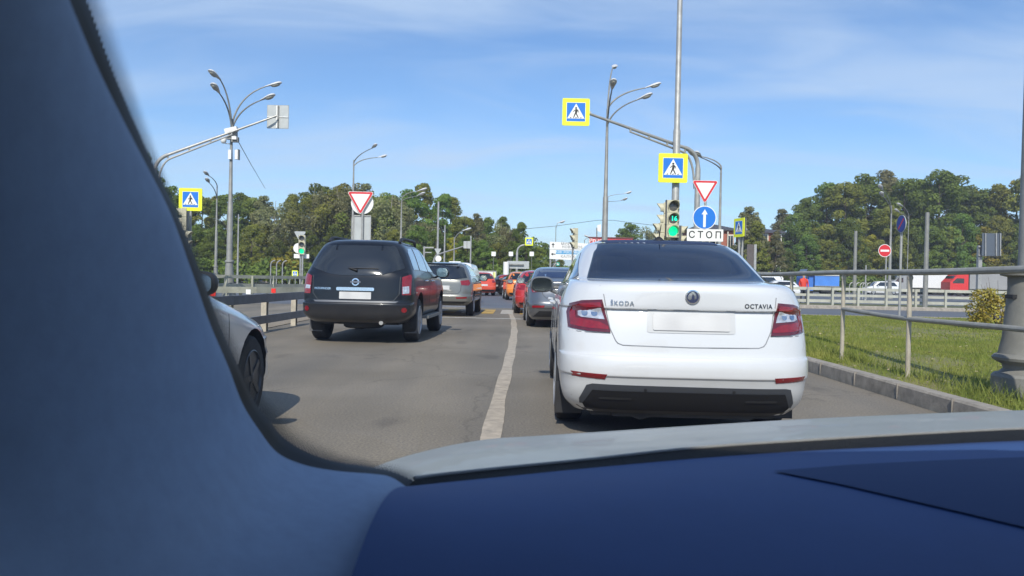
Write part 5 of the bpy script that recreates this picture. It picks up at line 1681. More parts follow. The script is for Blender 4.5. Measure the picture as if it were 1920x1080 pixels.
def truck(name, label, px, Y, body_m, cab_m, Lb, H, Lc=2.2, facing=1, Hc=3.4, cab=True, cat='truck'):
    """box truck seen side on; facing=-1: drives to the left"""
    t = thing(name, label, cat, (base(px, Y).x, Y, 0), 0)
    f = facing
    if Lb:
        b = MB(); b.box((-f * Lb / 2, 0, (1.0 + H) / 2), (Lb, 2.5, H - 1.0)); cb_ = b.build('cargo_box', body_m, t, smooth=0)
        b = MB(); b.box((-f * Lb / 2, 0, H + .02), (Lb + .06, 2.56, .07)); b.box((-f * Lb / 2, 0, .99), (Lb + .06, 2.56, .10)); b.build('box_edge', M['galv_dark'], cb_, smooth=0)
        b = MB(); b.box((-f * Lb / 2, 0, .75), (Lb, 1.0, .3)); b.box((-f * Lb * .45, -1.2, .6), (Lb * .35, .05, .5)); b.build('chassis', M['black'], t, smooth=0)
    if cab:
        poly = [(.15, .5), (.15, Hc), (.6, Hc), (Lc * .55, Hc - .25), (Lc * .92, 2.1), (Lc, 1.9), (Lc, .5)]
        b = MB(); b.prism([(f * x, z) for x, z in poly], -1.2, 1.2); b.build('cab', cab_m, t, smooth=0)
        b = MB(); b.prism([(f * x, z) for x, z in [(.75, 1.75), (.75, 2.45), (Lc * .66, 2.45), (Lc * .86, 1.95), (Lc * .86, 1.75)]], -1.215, -1.205); b.build('cab_window', M['glass'], t, smooth=0)
        b = MB(); b.box((f * (Lc * .80), 0, 2.45), (.05, 2.1, .75), Matrix.Rotation(f * -.5, 3, 'Y')); b.build('windscreen', M['glass'], t, smooth=0)
        b = MB(); b.box((f * (Lc - .02), 0, .62), (.14, 2.4, .34)); b.build('bumper', M['black'], t, smooth=0)
    xs = ([f * Lc * .5] if cab else []) + ([-f * Lb * .62, -f * Lb * .75, -f * .8] if Lb > 4 else [-f * Lb * .7])
    for x in xs:
        for y in (-1.0, 1.0):
            b = MB(); b.lathe([(.28, -.14), (.46, -.14), (.5, -.1), (.5, .1), (.46, .14), (.28, .14)], (0, 0, 0), (0, 1, 0), 20)
            wh = b.build('wheel', M['rubber'], t); wh.location = (x, y, .5)
            b = MB(); b.lathe([(.27, 0), (.2, -.06), (.08, .02)], (0, -.12 if y < 0 else .12, 0), (0, -1 if y < 0 else 1, 0), 16); b.build('rim', M['galv'], wh)
    return t


BW = mat('box_white', (.75, .75, .75), .5, var=.05); BG = mat('trailer_grey', (.28, .28, .28), .6, var=.1, vscale=.5); RC = mat('truck_red', (.62, .03, .03), .35, coat=.5)
truck('red_truck', 'red truck cab pulling a long grey trailer behind the guardrail at right', 1808, 112, BG, RC, 13.6, 3.75, Lc=2.7, facing=-1, Hc=3.45)
truck('white_box_truck', 'white box truck with a grey cab left of the red truck cab', 1695, 120, BW, mat('cab_grey', (.3, .31, .32), .4), 6.6, 3.15, facing=-1, Hc=2.75)
tr = truck('red_topped_trailer', 'white trailer with a dark red top behind the white box truck', 1730, 126, mat('box_dark_red', (.28, .03, .05), .5), BW, 6.8, 3.75, facing=-1, cab=False)
small_car('white_van', 'small white van before the woods, left of the white box truck', 'van', 1683, 108, 90, 'van', 4.6, 1.8, 1.8, VW)
small_car('white_van', 'large white van just right of the white sedan, behind its shoulder', 'van', 1462, 88, 90, 'van', 5.2, 2.0, 2.0, VW)
small_car('white_car', 'low white car right below the large white van, beyond the guardrail', 'car', 1498, 70, 88, 'hatch', 4.3, 1.8, 1.45, VW)
truck('white_lorry', 'small white lorry cab peeking out over the white sedan boot', 1438, 104, BW, BW, 3.0, 2.6, Lc=1.7, facing=1, Hc=2.4)
bt = truck('blue_truck', 'blue box truck with a white roof stripe, right of the person in red', 1524, 86, mat('truck_blue', (.07, .22, .62), .45, var=.15, vscale=.7), mat('cab_blue', (.05, .16, .5), .4), 2.6, 2.1, Lc=1.1, facing=-1, Hc=1.9)
bt.location.x = base(1564, 86).x - 2.6
b = MB(); b.box((1.3, 0, 2.16), (2.6, 2.4, .12)); b.build('roof_stripe', BW, bt, smooth=0)


# ---- person in red beyond the grass island
def person():
    o0 = base(1506, 45)
    t = thing('person', 'person in a red jacket and dark hair standing beyond the guardrail, beside the blue truck', 'person', o0)
    V = [(0, 0, .95), (0, 0, 1.15), (0, 0, 1.36), (0, 0, 1.48), (0, -.01, 1.55), (0, 0, 1.66),
         (.19, 0, 1.40), (.25, .02, 1.14), (.22, -.14, .98), (-.19, 0, 1.40), (-.25, .02, 1.14), (-.22, -.14, .98),
         (.10, 0, .88), (.11, -.03, .48), (.12, .02, .08), (.12, -.14, .04), (-.10, 0, .88), (-.12, .03, .48), (-.13, .06, .08), (-.13, -.10, .04)]
    E = [(0, 1), (1, 2), (2, 3), (3, 4), (4, 5), (2, 6), (6, 7), (7, 8), (2, 9), (9, 10), (10, 11), (0, 12), (12, 13), (13, 14), (14, 15), (0, 16), (16, 17), (17, 18), (18, 19)]
    Rr = [.15, .15, .17, .06, .07, .10, .075, .055, .035, .075, .055, .035, .10, .07, .05, .04, .10, .07, .05, .04]
    me = bpy.data.meshes.new('body'); me.from_pydata(V, E, [])
    o = bpy.data.objects.new('body', me); C.objects.link(o)
    sm = o.modifiers.new('skin', 'SKIN')
    for i, r_ in enumerate(Rr): me.skin_vertices[0].data[i].radius = (r_, r_ * .8)
    me.skin_vertices[0].data[0].use_root = True
    o.modifiers.new('sub', 'SUBSURF').levels = 1
    dg = bpy.context.evaluated_depsgraph_get(); dg.update()
    nm = bpy.data.meshes.new_from_object(o.evaluated_get(dg)); o.modifiers.clear(); o.data = nm
    nm.materials.clear()
    for m_ in (mat('skin_tone', (.45, .28, .2), .6), mat('red_jacket', (.60, .05, .03), .7), mat('dark_trousers', (.04, .045, .06), .8)): nm.materials.append(m_)
    for p in nm.polygons:
        c_ = p.center
        p.material_index = 0 if c_.z > 1.5 or (abs(c_.x) > .17 and c_.z < 1.0 and c_.y < -.1 and c_.z > .9) else (1 if c_.z > .9 else 2)
        p.use_smooth = True
    o.parent = t
    b = MB(); b.ellipsoid((0, .02, 1.70), (.095, .11, .08)); b.build('hair', mat('dark_hair', (.02, .015, .012), .7), t)


person()
# ---------------------------------------------------------------- trees
def leaf_cloud(rg, blobs, n_leaf, size, flat_=0.35):
    """leaf quads spread through the volume near blob surfaces -> verts array (4n,3)"""
    B = np.array(blobs)           # x,y,z,r
    wgt = B[:, 3] ** 2; wgt /= wgt.sum()
    idx = rg.choice(len(B), n_leaf, p=wgt)
    d = rg.normal(size=(n_leaf, 3)); d /= np.linalg.norm(d, axis=1, keepdims=True)
    d[:, 2] = np.where((d[:, 2] < -0.5) & (rg.random(n_leaf) < .5), -d[:, 2], d[:, 2])
    rad = B[idx, 3] * rg.uniform(0.55, 1.08, n_leaf) ** 0.7
    c = B[idx, :3] + d * rad[:, None] * np.array([1, 1, .8])
    nrm = d + rg.normal(scale=0.55, size=(n_leaf, 3)) + np.array([0, 0, .25]); nrm /= np.linalg.norm(nrm, axis=1, keepdims=True)
    t = np.cross(nrm, rg.normal(size=(n_leaf, 3))); t /= np.linalg.norm(t, axis=1, keepdims=True)
    u = np.cross(nrm, t)
    s = size * rg.uniform(.5, 1.3, n_leaf)[:, None]
    q = np.stack([c - t * s, c - u * s * .6, c + t * s, c + u * s * .6], 1)
    return q.reshape(-1, 3)


def quads_mesh(name, V, m):
    n = len(V) // 4
    me = bpy.data.meshes.new(name)
    me.vertices.add(len(V)); me.vertices.foreach_set('co', V.astype(np.float32).ravel())
    me.loops.add(len(V)); me.loops.foreach_set('vertex_index', np.arange(len(V), dtype=np.int32))
    me.polygons.add(n); me.polygons.foreach_set('loop_start', np.arange(0, len(V), 4, dtype=np.int32))
    me.update(calc_edges=True); me.materials.append(m)
    return me


def leafmat(name, c1, c2, sc=.35):
    m = mat(name, c1, .65, col2=c2, vscale=sc, trans=.38, spec=.2, detail=3)
    t = m.node_tree; b = t.nodes['Principled BSDF']
    # each copy differs slightly in tone
    oi = t.nodes.new('ShaderNodeObjectInfo'); hs = t.nodes.new('ShaderNodeHueSaturation')
    mr1 = t.nodes.new('ShaderNodeMapRange'); mr1.inputs['To Min'].default_value = .72; mr1.inputs['To Max'].default_value = 1.25
    mr2 = t.nodes.new('ShaderNodeMapRange'); mr2.inputs['To Min'].default_value = .475; mr2.inputs['To Max'].default_value = .52
    t.links.new(oi.outputs['Random'], mr1.inputs[0]); t.links.new(oi.outputs['Random'], mr2.inputs[0])
    rp = [n for n in t.nodes if n.type == 'VALTORGB'][0]
    t.links.new(rp.outputs[0], hs.inputs['Color']); t.links.new(mr1.outputs[0], hs.inputs['Value']); t.links.new(mr2.outputs[0], hs.inputs['Hue'])
    t.links.new(hs.outputs[0], b.inputs['Base Color'])
    tl = [n for n in t.nodes if n.type == 'BSDF_TRANSLUCENT'][0]; t.links.new(hs.outputs[0], tl.inputs[0])
    return m


LM = [leafmat('foliage_deep', (.09, .14, .028), (.22, .29, .06)), leafmat('foliage_olive', (.15, .18, .035), (.33, .34, .07)),
      leafmat('foliage_grey', (.16, .18, .075), (.34, .33, .15)), leafmat('foliage_yellow', (.22, .23, .025), (.48, .40, .06))]


def trunk_mesh(rg, H, r, m, limbs, crown0, lean=0.0):
    b = MB()
    lx = lean * H
    path = []
    for i in range(7):
        f = i / 6
        path.append((lx * f + math.sin(f * 5 + H) * .12 * f, math.cos(f * 4 + H) * .1 * f, H * (.78 if m is M['birchbark'] else .92) * f))
    b.tube(path, [r * (1 - .88 * i / 6) for i in range(7)], 8)
    tips = []
    for k in range(limbs):
        f = rg.uniform(crown0, .85)
        i0 = min(5, int(f * 6)); ff = f * 6 - i0
        p0 = Vector(path[i0]).lerp(Vector(path[i0 + 1]), ff)
        a = rg.uniform(0, 2 * math.pi); ln = H * rg.uniform(.16, .30) * (1.15 - f)*1.4
        up = rg.uniform(.5, 1.1)
        d = Vector((math.cos(a), math.sin(a), up)).normalized()
        p1 = p0 + d * ln * .55; p2 = p0 + d * ln + Vector((0, 0, ln * .12))
        rr = r * (1 - .88 * f) * .55
        b.tube([p0, p1, p2], [rr, rr * .6, rr * .15], 5)
        tips += [p1, p2]
    me_o = b.build('trunk', m, None, smooth=50, fix=False)
    me = me_o.data; bpy.data.objects.remove(me_o)
    return me, tips


def make_kind(seed, style):
    rg = np.random.default_rng(seed)
    H = 14.0
    if style == 'round':
        tm, tips = trunk_mesh(rg, H, .24, M['leafbark'], 12, .25)
        blobs = []
        for k in range(110):
            f = rg.uniform(.0, 1.0); a = rg.uniform(0, 6.28)
            env = math.sin(math.pi * min(1, (f * .80 + .18)) ** .85) ** .55
            rr = 3.5 * env * rg.uniform(.1, 1.0) ** .5
            blobs.append((rr * math.cos(a), rr * math.sin(a), H * (.05 + .90 * f), rg.uniform(.4, 1.0)))
        V = leaf_cloud(rg, blobs, 17000, .16)
    elif style == 'tall':
        tm, tips = trunk_mesh(rg, H, .22, M['leafbark'], 14, .2)
        blobs = []
        for k in range(90):
            f = rg.uniform(.05, 1.0); a = rg.uniform(0, 6.28)
            rr = 2.6 * (1 - f) ** .5 * rg.uniform(.1, 1.0) ** .5 + .15
            blobs.append((rr * math.cos(a), rr * math.sin(a), H * (.05 + .93 * f), rg.uniform(.35, .85)))
        V = leaf_cloud(rg, blobs, 13000, .15)
    elif style == 'birch':
        tm, tips = trunk_mesh(rg, H, .17, M['birchbark'], 18, .35, lean=rg.uniform(-.06, .06))
        blobs = [(p.x, p.y, p.z, rg.uniform(.5, 1.0)) for p in tips]
        V = leaf_cloud(rg, blobs, 5600, .13)
        # hanging tips
        W2 = V.reshape(-1, 4, 3).copy(); W2[:, :, 2] -= rg.uniform(.2, 1.0, (len(W2), 1)); V = np.concatenate([V, W2[::2].reshape(-1, 3)])
    elif style == 'bare':
        tm, tips = trunk_mesh(rg, H, .16, M['birchbark'], 26, .35, lean=.03)
        blobs = [(p.x, p.y, p.z, rg.uniform(.35, .7)) for p in tips]
        V = leaf_cloud(rg, blobs, 2600, .12)
    elif style == 'bush':
        H = 3.0
        tm, tips = trunk_mesh(rg, H, .06, M['leafbark'], 8, .1)
        blobs = [(rg.uniform(-1.2, 1.2), rg.uniform(-1, 1), rg.uniform(.4, 2.4), rg.uniform(.4, .8)) for _ in range(16)]
        V = leaf_cloud(rg, blobs, 2400, .16)
    return tm, V


KIND = {}
for i, (nm, st, lm_) in enumerate([('r1', 'round', 0), ('r2', 'round', 1), ('r3', 'round', 0), ('t1', 'tall', 0), ('t2', 'tall', 1), ('t3', 'tall', 2), ('b1', 'birch', 2), ('b2', 'birch', 1), ('b3', 'birch', 2), ('x1', 'bare', 2), ('u1', 'bush', 3), ('u2', 'bush', 1), ('y1', 'round', 3)]):
    tm, V = make_kind(100 + i, st)
    KIND[nm] = (tm, quads_mesh('crown', V, LM[lm_]), 3.0 if st == 'bush' else 14.0)


def tree(kind, px, Y, top_py, label, group, cat='tree', name=None, wide=1.0, x=None, H=None, rz=None):
    tm, cm, h0 = KIND[kind]
    p = base(px, Y) if x is None else Vector((x, Y, 0))
    H = H or W(px, top_py, Y).z
    s = H / (h0 * {'b': .88, 'x': .93}.get(kind[0], .985))
    nm = name or {'r': 'broadleaf_tree', 't': 'tall_tree', 'b': 'birch_tree', 'x': 'bare_tree', 'u': 'shrub', 'y': 'yellowing_tree'}[kind[0]]
    t = thing(nm, label, cat, p, random.uniform(0, 6.28) if rz is None else rz, group)
    o = bpy.data.objects.new('trunk', tm); C.objects.link(o); o.parent = t
    o2 = bpy.data.objects.new('crown', cm); C.objects.link(o2); o2.parent = t
    t.scale = (s * wide, s * wide, s)
    return t


ORD = ['first', 'second', 'third', 'fourth', 'fifth', 'sixth', 'seventh', 'eighth', 'ninth', 'tenth', 'eleventh', 'twelfth', 'thirteenth', 'fourteenth', 'fifteenth', 'sixteenth', 'seventeenth', 'eighteenth', 'nineteenth', 'twentieth']
DESC = {'r': 'rounded green tree', 't': 'tall narrow tree', 'b': 'thin-leaved birch with a pale trunk', 'x': 'nearly bare pale-trunked tree', 'y': 'yellowing tree'}


def row(spec, where, group, Yr):
    cnt = {}
    for kind, px, top in spec:
        k = kind[0]; cnt[k] = cnt.get(k, 0) + 1
        tree(kind, px, random.uniform(*Yr), top, f'{DESC[k]}, {ORD[cnt[k] - 1]} such from left in {where}', group, wide=random.uniform(.95, 1.25))


row([('r1', 312, 352), ('t1', 345, 372), ('r2', 378, 366), ('t2', 408, 372), ('r3', 425, 360), ('t1', 452, 366), ('r2', 476, 370), ('t3', 495, 372), ('t2', 545, 368), ('r1', 595, 345),
     ('r2', 640, 345), ('t3', 685, 350), ('r1', 725, 362), ('r3', 765, 352), ('t2', 790, 348), ('t1', 828, 368), ('t2', 842, 374), ('r2', 868, 405), ('t3', 893, 404), ('r1', 915, 408), ('t1', 940, 410)],
    'the left woods skyline', 'trees of the left woods', (104, 116))
row([('x1', 512, 347), ('b1', 575, 332), ('b2', 602, 330), ('b3', 638, 326), ('b1', 668, 320), ('b2', 690, 330), ('b3', 722, 344), ('b1', 745, 342), ('b2', 500, 395), ('b3', 530, 420), ('b1', 935, 400), ('b3', 955, 405)],
    'the left woods front', 'trees of the left woods', (93, 100))
row([('r3', 365, 420), ('r1', 400, 430), ('t1', 440, 425), ('r2', 470, 420), ('y1', 548, 462), ('r1', 520, 450), ('r3', 575, 430), ('r1', 625, 420), ('r2', 735, 430), ('r3', 780, 420), ('r1', 815, 430), ('y1', 845, 445), ('r3', 875, 440), ('r1', 905, 450), ('r2', 930, 455), ('r3', 958, 450), ('r1', 985, 448), ('r2', 1008, 462), ('t1', 975, 420)],
    'the left woods low layer', 'trees of the left woods', (88, 94))
row([('r1', 1022, 456), ('r2', 1050, 485), ('r3', 1085, 488), ('r1', 1180, 418), ('b3', 1226, 404), ('r2', 1255, 440)], 'the middle distance', 'trees in the middle distance', (128, 138))
row([('t3', 1404, 392), ('t2', 1418, 418), ('r3', 1388, 450), ('r1', 1436, 452), ('t3', 1452, 436), ('r2', 1424, 470)], 'the clump before the brick house', 'trees before the brick house', (104, 110))
row([('t3', 1466, 396), ('r1', 1488, 400), ('r3', 1515, 365), ('r1', 1545, 342), ('r2', 1580, 340), ('r3', 1618, 322), ('t3', 1655, 325), ('r1', 1690, 335), ('r3', 1712, 330), ('r1', 1755, 318), ('r3', 1785, 325), ('r2', 1820, 352), ('r1', 1848, 355), ('t2', 1870, 350), ('y1', 1902, 338), ('r2', 1935, 320), ('r3', 1975, 330)],
    'the right woods skyline', 'trees of the right woods', (138, 150))
row([('r3', 1480, 470), ('r1', 1510, 440), ('r2', 1548, 450), ('r3', 1590, 405), ('y1', 1630, 440), ('r2', 1665, 385), ('r1', 1700, 430), ('r3', 1740, 420), ('r2', 1775, 425), ('r1', 1800, 400), ('y1', 1840, 425), ('r2', 1870, 405), ('r1', 1905, 420), ('r3', 1940, 400), ('r2', 1600, 470), ('r1', 1530, 490), ('r3', 1720, 480), ('y1', 1570, 475)],
    'the right woods front', 'trees of the right woods', (132, 137))
# nearer dark tree behind our pillar
tree('r1', 262, 60, 285, 'dark leafy tree close behind our windscreen pillar, behind the left cantilever post', 'trees of the left woods', wide=.8)
tree('r3', 318, 74, 345, 'dark tree between our pillar and the left crossing sign', 'trees of the left woods', wide=.8)
# golden shrub by the guardrail on the island, and the small yellow bush far left
rg = np.random.default_rng(77)
V = leaf_cloud(rg, [(rg.uniform(-.55, .55), rg.uniform(-.35, .35), rg.uniform(.2, .95), rg.uniform(.16, .28)) for _ in range(26)] + [(.42, 0, 1.05, .18), (.38, 0, 1.2, .12), (-.2, 0, 1.0, .15)], 4200, .035)
cm = quads_mesh('crown', V, mat('shrub_gold_leaf', (.28, .17, .03), .6, col2=(.46, .44, .07), vscale=6, trans=.3))
p = base(1872, 19.3, .13)
t = thing('golden_shrub', 'bushy shrub with golden and reddish leaves on the grass island beside the lamp post base', 'shrub', p)
o = bpy.data.objects.new('crown', cm); C.objects.link(o); o.parent = t
b = MB()
for k in range(9):
    a = k * .7; b.tube([(0, 0, 0), (.25 * math.cos(a), .2 * math.sin(a), .6), (.42 * math.cos(a), .3 * math.sin(a), 1.0 + .05 * k)], [.014, .008, .003], 5)
b.tube([(-.2, 0, .9), (-.28, 0, 1.38)], [.006, .002], 5)
b.build('stem', M['leafbark'], t)
t.scale = (1.0, 1.0, .92)
tree('u1', 541, 86, 480, 'small bright yellow bush left of the far green traffic light', None, 'shrub', wide=1.3)
# undergrowth and dark depth of the woods: one mass nobody could count
rg = np.random.default_rng(5)
bl = []
for (pa, pb, Ya, Yb, n, z1) in ((300, 1020, 118, 126, 330, 7.5), (1010, 1290, 142, 150, 90, 3.0), (1420, 2000, 150, 162, 330, 10.0), (320, 1010, 84, 88, 120, 1.6), (1480, 1990, 129, 131, 150, 2.2)):
    for _ in range(n):
        px = rg.uniform(pa, pb); Y = rg.uniform(Ya, Yb); bp_ = base(px, Y)
        bl.append((bp_.x, Y, rg.uniform(.3, z1), rg.uniform(.9, 1.7)))
V = leaf_cloud(rg, bl, 130000, .24)
o = bpy.data.objects.new('undergrowth', quads_mesh('undergrowth', V, LM[0])); C.objects.link(o); struct(o, 'stuff')

# ---------------------------------------------------------------- buildings
BRICK = mat('red_brick', (.30, .09, .05), .85, col2=(.38, .14, .09), vscale=8)
CREAM = mat('cream_trim', (.62, .58, .48), .7, var=.1)
ROOFG = mat('dark_roof', (.06, .06, .075), .7, var=.2)


def house(label, pxl, pxr, Y, eave_py, ridge_py, ridge_a, ridge_b, wins, name='brick_house', dep=10, wall=BRICK):
    a = base(pxl, Y).x; b_ = base(pxr, Y).x; o = Vector(((a + b_) / 2, Y, 0)); hw = (b_ - a) / 2
    ze = W((pxl + pxr) / 2, eave_py, Y).z; zr = W((pxl + pxr) / 2, ridge_py, Y).z
    t = thing(name, label, 'house', o)
    b = MB(); b.box((0, dep / 2, ze / 2), (2 * hw, dep, ze)); b.build('wall', wall, t, smooth=0)
    b = MB(); e = .5
    ra = -hw + 2 * hw * ridge_a; rb = -hw + 2 * hw * ridge_b
    b.add([(-hw - e, -e, ze), (hw + e, -e, ze), (hw + e, dep + e, ze), (-hw - e, dep + e, ze), (ra, dep / 2, zr), (rb, dep / 2, zr)], [(0, 1, 5, 4), (1, 2, 5), (2, 3, 4, 5), (3, 0, 4), (0, 3, 2, 1)])
    b.box((0, -e, ze - .12), (2 * hw + 2 * e, .08, .24))
    b.build('roof', ROOFG, t, smooth=0)
    for (fx, z0, w_, h_) in wins:
        x = -hw + 2 * hw * fx
        b = MB(); b.box((x, -.06, z0 + h_ / 2), (w_, .12, h_)); fr = b.build('window_frame', CREAM, t, smooth=0)
        b = MB(); b.box((x - w_ * .22, -.13, z0 + h_ / 2), (w_ * .36, .02, h_ * .86)); b.box((x + w_ * .22, -.13, z0 + h_ / 2), (w_ * .36, .02, h_ * .86)); b.build('pane', M['glass'], fr, smooth=0)
    return t


HY = 116
house('brick house with a dark hipped roof seen behind the stop plate', 1302, 1374, HY, 429, 415, .35, .62, [(.18, 5.6, 1.6, 2.4), (.36, 5.6, 1.6, 2.4), (.52, 5.6, 1.2, 2.6), (.62, 5.6, .5, 2.6), (.9, 5.4, .9, 2.8), (.3, 1.6, 1.6, 2.2), (.7, 1.6, 1.6, 2.2)])
house('red brick house with cream window bays behind the trees right of the turned crossing sign', 1412, 1462, HY + 4, 434, 424, .3, .7, [(.32, 6.1, 1.6, 2.6), (.32, 2.9, 1.6, 2.6), (.85, 6.1, 1.3, 2.6), (.85, 2.9, 1.3, 2.6), (.6, .4, 1.2, 2.1)])
# downpipe on the first house
bs = base(1362, HY - .3)
o = MB().tube([(0, 0, 0), (0, 0, 8.6)], .09, 8).build('downpipe', CREAM, None)
for q_ in bpy.data.objects:
    if q_.name == 'brick_house': o.parent = q_; o.location = Vector((bs.x, bs.y - .1, 0)) - q_.location
# dark hoarding panel with post
bs = base(1408, 72)
t = thing('hoarding', 'dark blank hoarding with a pale post above the right edge of the white sedan', 'hoarding', bs)
q = lambda px, py, Y=72: W(px, py, Y) - Vector(bs)
a1, a2 = q(1401, 458), q(1415, 500)
b = MB(); b.prism([(a1.x, a1.z), (a2.x, a1.z), (a2.x, a2.z), (a1.x, a2.z)], 0, .1); b.build('panel', mat('hoarding_brown', (.10, .085, .08), .8, var=.2), t, smooth=0)
b = MB(); b.box((q(1416, 460).x, 0, a1.z / 2), (.22, .2, a1.z)); b.build('post', M['galv'], t, smooth=0)
# red shop roof with lettering
bs = base(1150, 88)
t = thing('red_shop', 'low building with a bright red sign band and white lettering behind the white sedan roof', 'shop', bs)
q = lambda px, py, Y=88: W(px, py, Y) - Vector(bs)
a1, a2 = q(1105, 446), q(1186, 460)
REDB = mat('shop_red', (.72, .07, .07), .5)
b = MB(); b.prism([(a1.x, a1.z), (a2.x, a1.z), (a2.x, a2.z), (a1.x, a2.z)], 0, .3); fa = b.build('sign_band', REDB, t, smooth=0)
b = MB(); b.box(((a1.x + a2.x) / 2, 3.2, a2.z / 2), (a2.x - a1.x - .2, 5.6, a2.z)); b.build('wall', mat('shop_wall', (.4, .38, .34), .8), t, smooth=0)
b = MB(); b.box(((a1.x + a2.x) / 2, .15, a1.z + .06), (a2.x - a1.x + .2, .5, .12)); b.build('cornice', mat('shop_cornice', (.15, .05, .05), .7), t, smooth=0)
p = q(1117, 451.5); lettering('Ярче', .62, (p.x, p.z), M['sign_white'], fa, y=-.01, bold=.014)
p = q(1162, 454); lettering('МАГАЗИН', .34, (p.x, p.z), M['sign_white'], fa, y=-.01, bold=.008) if False else None
b = MB(); b.tube([q(1119, 500), q(1119, 427)], .07, 6); b.build('flag_pole', M['galv_dark'], t)
b = MB(); f1 = q(1120, 422); f2 = q(1127, 436)
b.prism([(f1.x, f1.z), (f2.x, f1.z + .1), (f2.x - .05, f2.z), (f1.x, f2.z + .2)], -.02, .02); b.build('flag', M['sign_white'], t, smooth=0)
# bare cluster of low hoops by the guardrail (bicycle stand shapes)
for j, (px, Y) in enumerate(((1592, 66), (1612, 66))):
    b = MB(); o0 = base(px, Y)
    for k in range(3):
        x = k * .55; b.tube([(x, 0, 0), (x, 0, 1.05)] + bez((x, 0, 1.05), (x + .02, 0, 1.4), (x + .32, 0, 1.38), 5)[1:], .035, 6)
    o = b.build('hoop_rack', M['galv'], None); o.location = o0
    tag(o, ['row of low bent grey hoops left of the plain grey post before the right woods', 'row of low bent grey hoops right of the plain grey post before the right woods'][j], 'rack')
for j, px in enumerate((507, 518, 529)):
    b = MB(); b.tube([(0, 0, 0), (0, 0, 1.9)] + bez((0, 0, 1.9), (.05, 0, 2.2), (.35, 0, 2.25), 5)[1:], .05, 6)
    o = b.build('bent_post', M['galv'], None); o.location = base(px, 68)
    tag(o, ['leftmost', 'middle', 'rightmost'][j] + ' of three bent grey posts above the left guardrail, left of the yellow bush', 'post', 'bent grey posts')
# ---------------------------------------------------------------- our own car: pillar, windscreen edge, dashboard, bonnet, roof
own = thing('own_car', 'our own car: blue-grey pillar, dark blue dashboard and pale bonnet edge', 'car', (0.55, 0, 0))
OL = Vector((0.55, 0, 0))
TRIM = mat('pillar_fabric', (.27, .35, .48), .9, var=.06, vscale=60, bump=.05, bscale=400)
DASH = mat('dashboard_plastic', (.024, .068, .20), .7, var=.08, vscale=5, bump=.06, bscale=500)
FRIT = mat('windscreen_frit', (.006, .006, .008), .6)


def catmull(P_, n):
    P_ = [np.array(p, float) for p in P_]
    P_ = [2 * P_[0] - P_[1]] + P_ + [2 * P_[-1] - P_[-2]]
    out_ = []
    for i in range(1, len(P_) - 2):
        for k in range(n):
            t = k / n
            out_.append(.5 * ((2 * P_[i]) + (-P_[i - 1] + P_[i + 1]) * t + (2 * P_[i - 1] - 5 * P_[i] + 4 * P_[i + 1] - P_[i + 2]) * t * t + (-P_[i - 1] + 3 * P_[i] - 3 * P_[i + 1] + P_[i + 2]) * t ** 3))
    out_.append(P_[-2])
    return out_


# inner (trim) edge and outer (glass) edge of the black band: photo px, photo py, depth
E_in = [(60, -200, .36), (95, -90, .39), (130, 0, .42), (178, 115, .46), (226, 215, .50), (275, 310, .54), (320, 400, .57), (360, 510, .61), (395, 610, .65), (430, 690, .68), (455, 755, .71), (487, 806, .73), (520, 847, .75), (566, 869, .77), (625, 881, .79), (692, 887, .80), (732, 893, .81), (764, 912, .815)]
E_out = [(85, -200, .38), (122, -90, .41), (162, 0, .44), (208, 125, .48), (248, 220, .52), (292, 318, .56), (335, 408, .59), (377, 515, .63), (411, 608, .67), (448, 690, .70), (474, 748, .73), (506, 790, .75), (534, 822, .77), (578, 849, .79), (632, 866, .81), (692, 875, .82), (738, 885, .825), (776, 902, .83)]
NI = 6
Ei = catmull(E_in, NI); Eo = catmull(E_out, NI)
wp = lambda p: W(p[0], p[1], p[2]) - OL
b = MB(); vs = []; n = len(Ei)
for i in range(n):
    a, c_ = wp(Ei[i]), wp(Eo[i])
    vs += [a + Vector((0, -.004, 0)), a.lerp(c_, .5) + Vector((0, -.002, 0)), c_, c_ + (c_ - (CAM - OL)).normalized() * .008]
b.add(vs, [(i * 4 + k, i * 4 + k + 1, (i + 1) * 4 + k + 1, (i + 1) * 4 + k) for i in range(n - 1) for k in range(3)])
b.build('windscreen_seal', FRIT, own, smooth=60)
# pillar trim: ribs from the edge back toward the cabin
Fp = []
F_ctrl = [(-500, -500, .24), (-480, -350, .25), (-460, -200, .27), (-440, 0, .28), (-420, 180, .29), (-400, 360, .30), (-380, 520, .31), (-340, 700, .32), (-300, 900, .33), (-200, 1050, .35), (-80, 1180, .36), (60, 1250, .38), (200, 1300, .40), (330, 1320, .41), (450, 1320, .42), (530, 1310, .43), (575, 1300, .44), (600, 1270, .45)]
Fi = catmull(F_ctrl, NI)
b = MB(); vs = []; m_ = 14
for i in range(n):
    a, c_ = wp(Ei[i]), wp(Fi[i])
    vs.append(a + (a - (CAM - OL)).normalized() * .012)
    for k in range(m_ + 1):
        t = k / m_
        bulge = .030 * math.sin(math.pi * min(1, t * 1.15)) ** .8 * (1 if i < n * .55 else 1 - .6 * (i - n * .55) / (n * .45))
        q0 = a.lerp(c_, t ** 1.25); vs.append(q0 + (CAM - OL - q0).normalized() * bulge)
mm = m_ + 2
b.add(vs, [(i * mm + k, i * mm + k + 1, (i + 1) * mm + k + 1, (i + 1) * mm + k) for i in range(n - 1) for k in range(mm - 1)])
b.build('pillar_trim', TRIM, own, smooth=80)

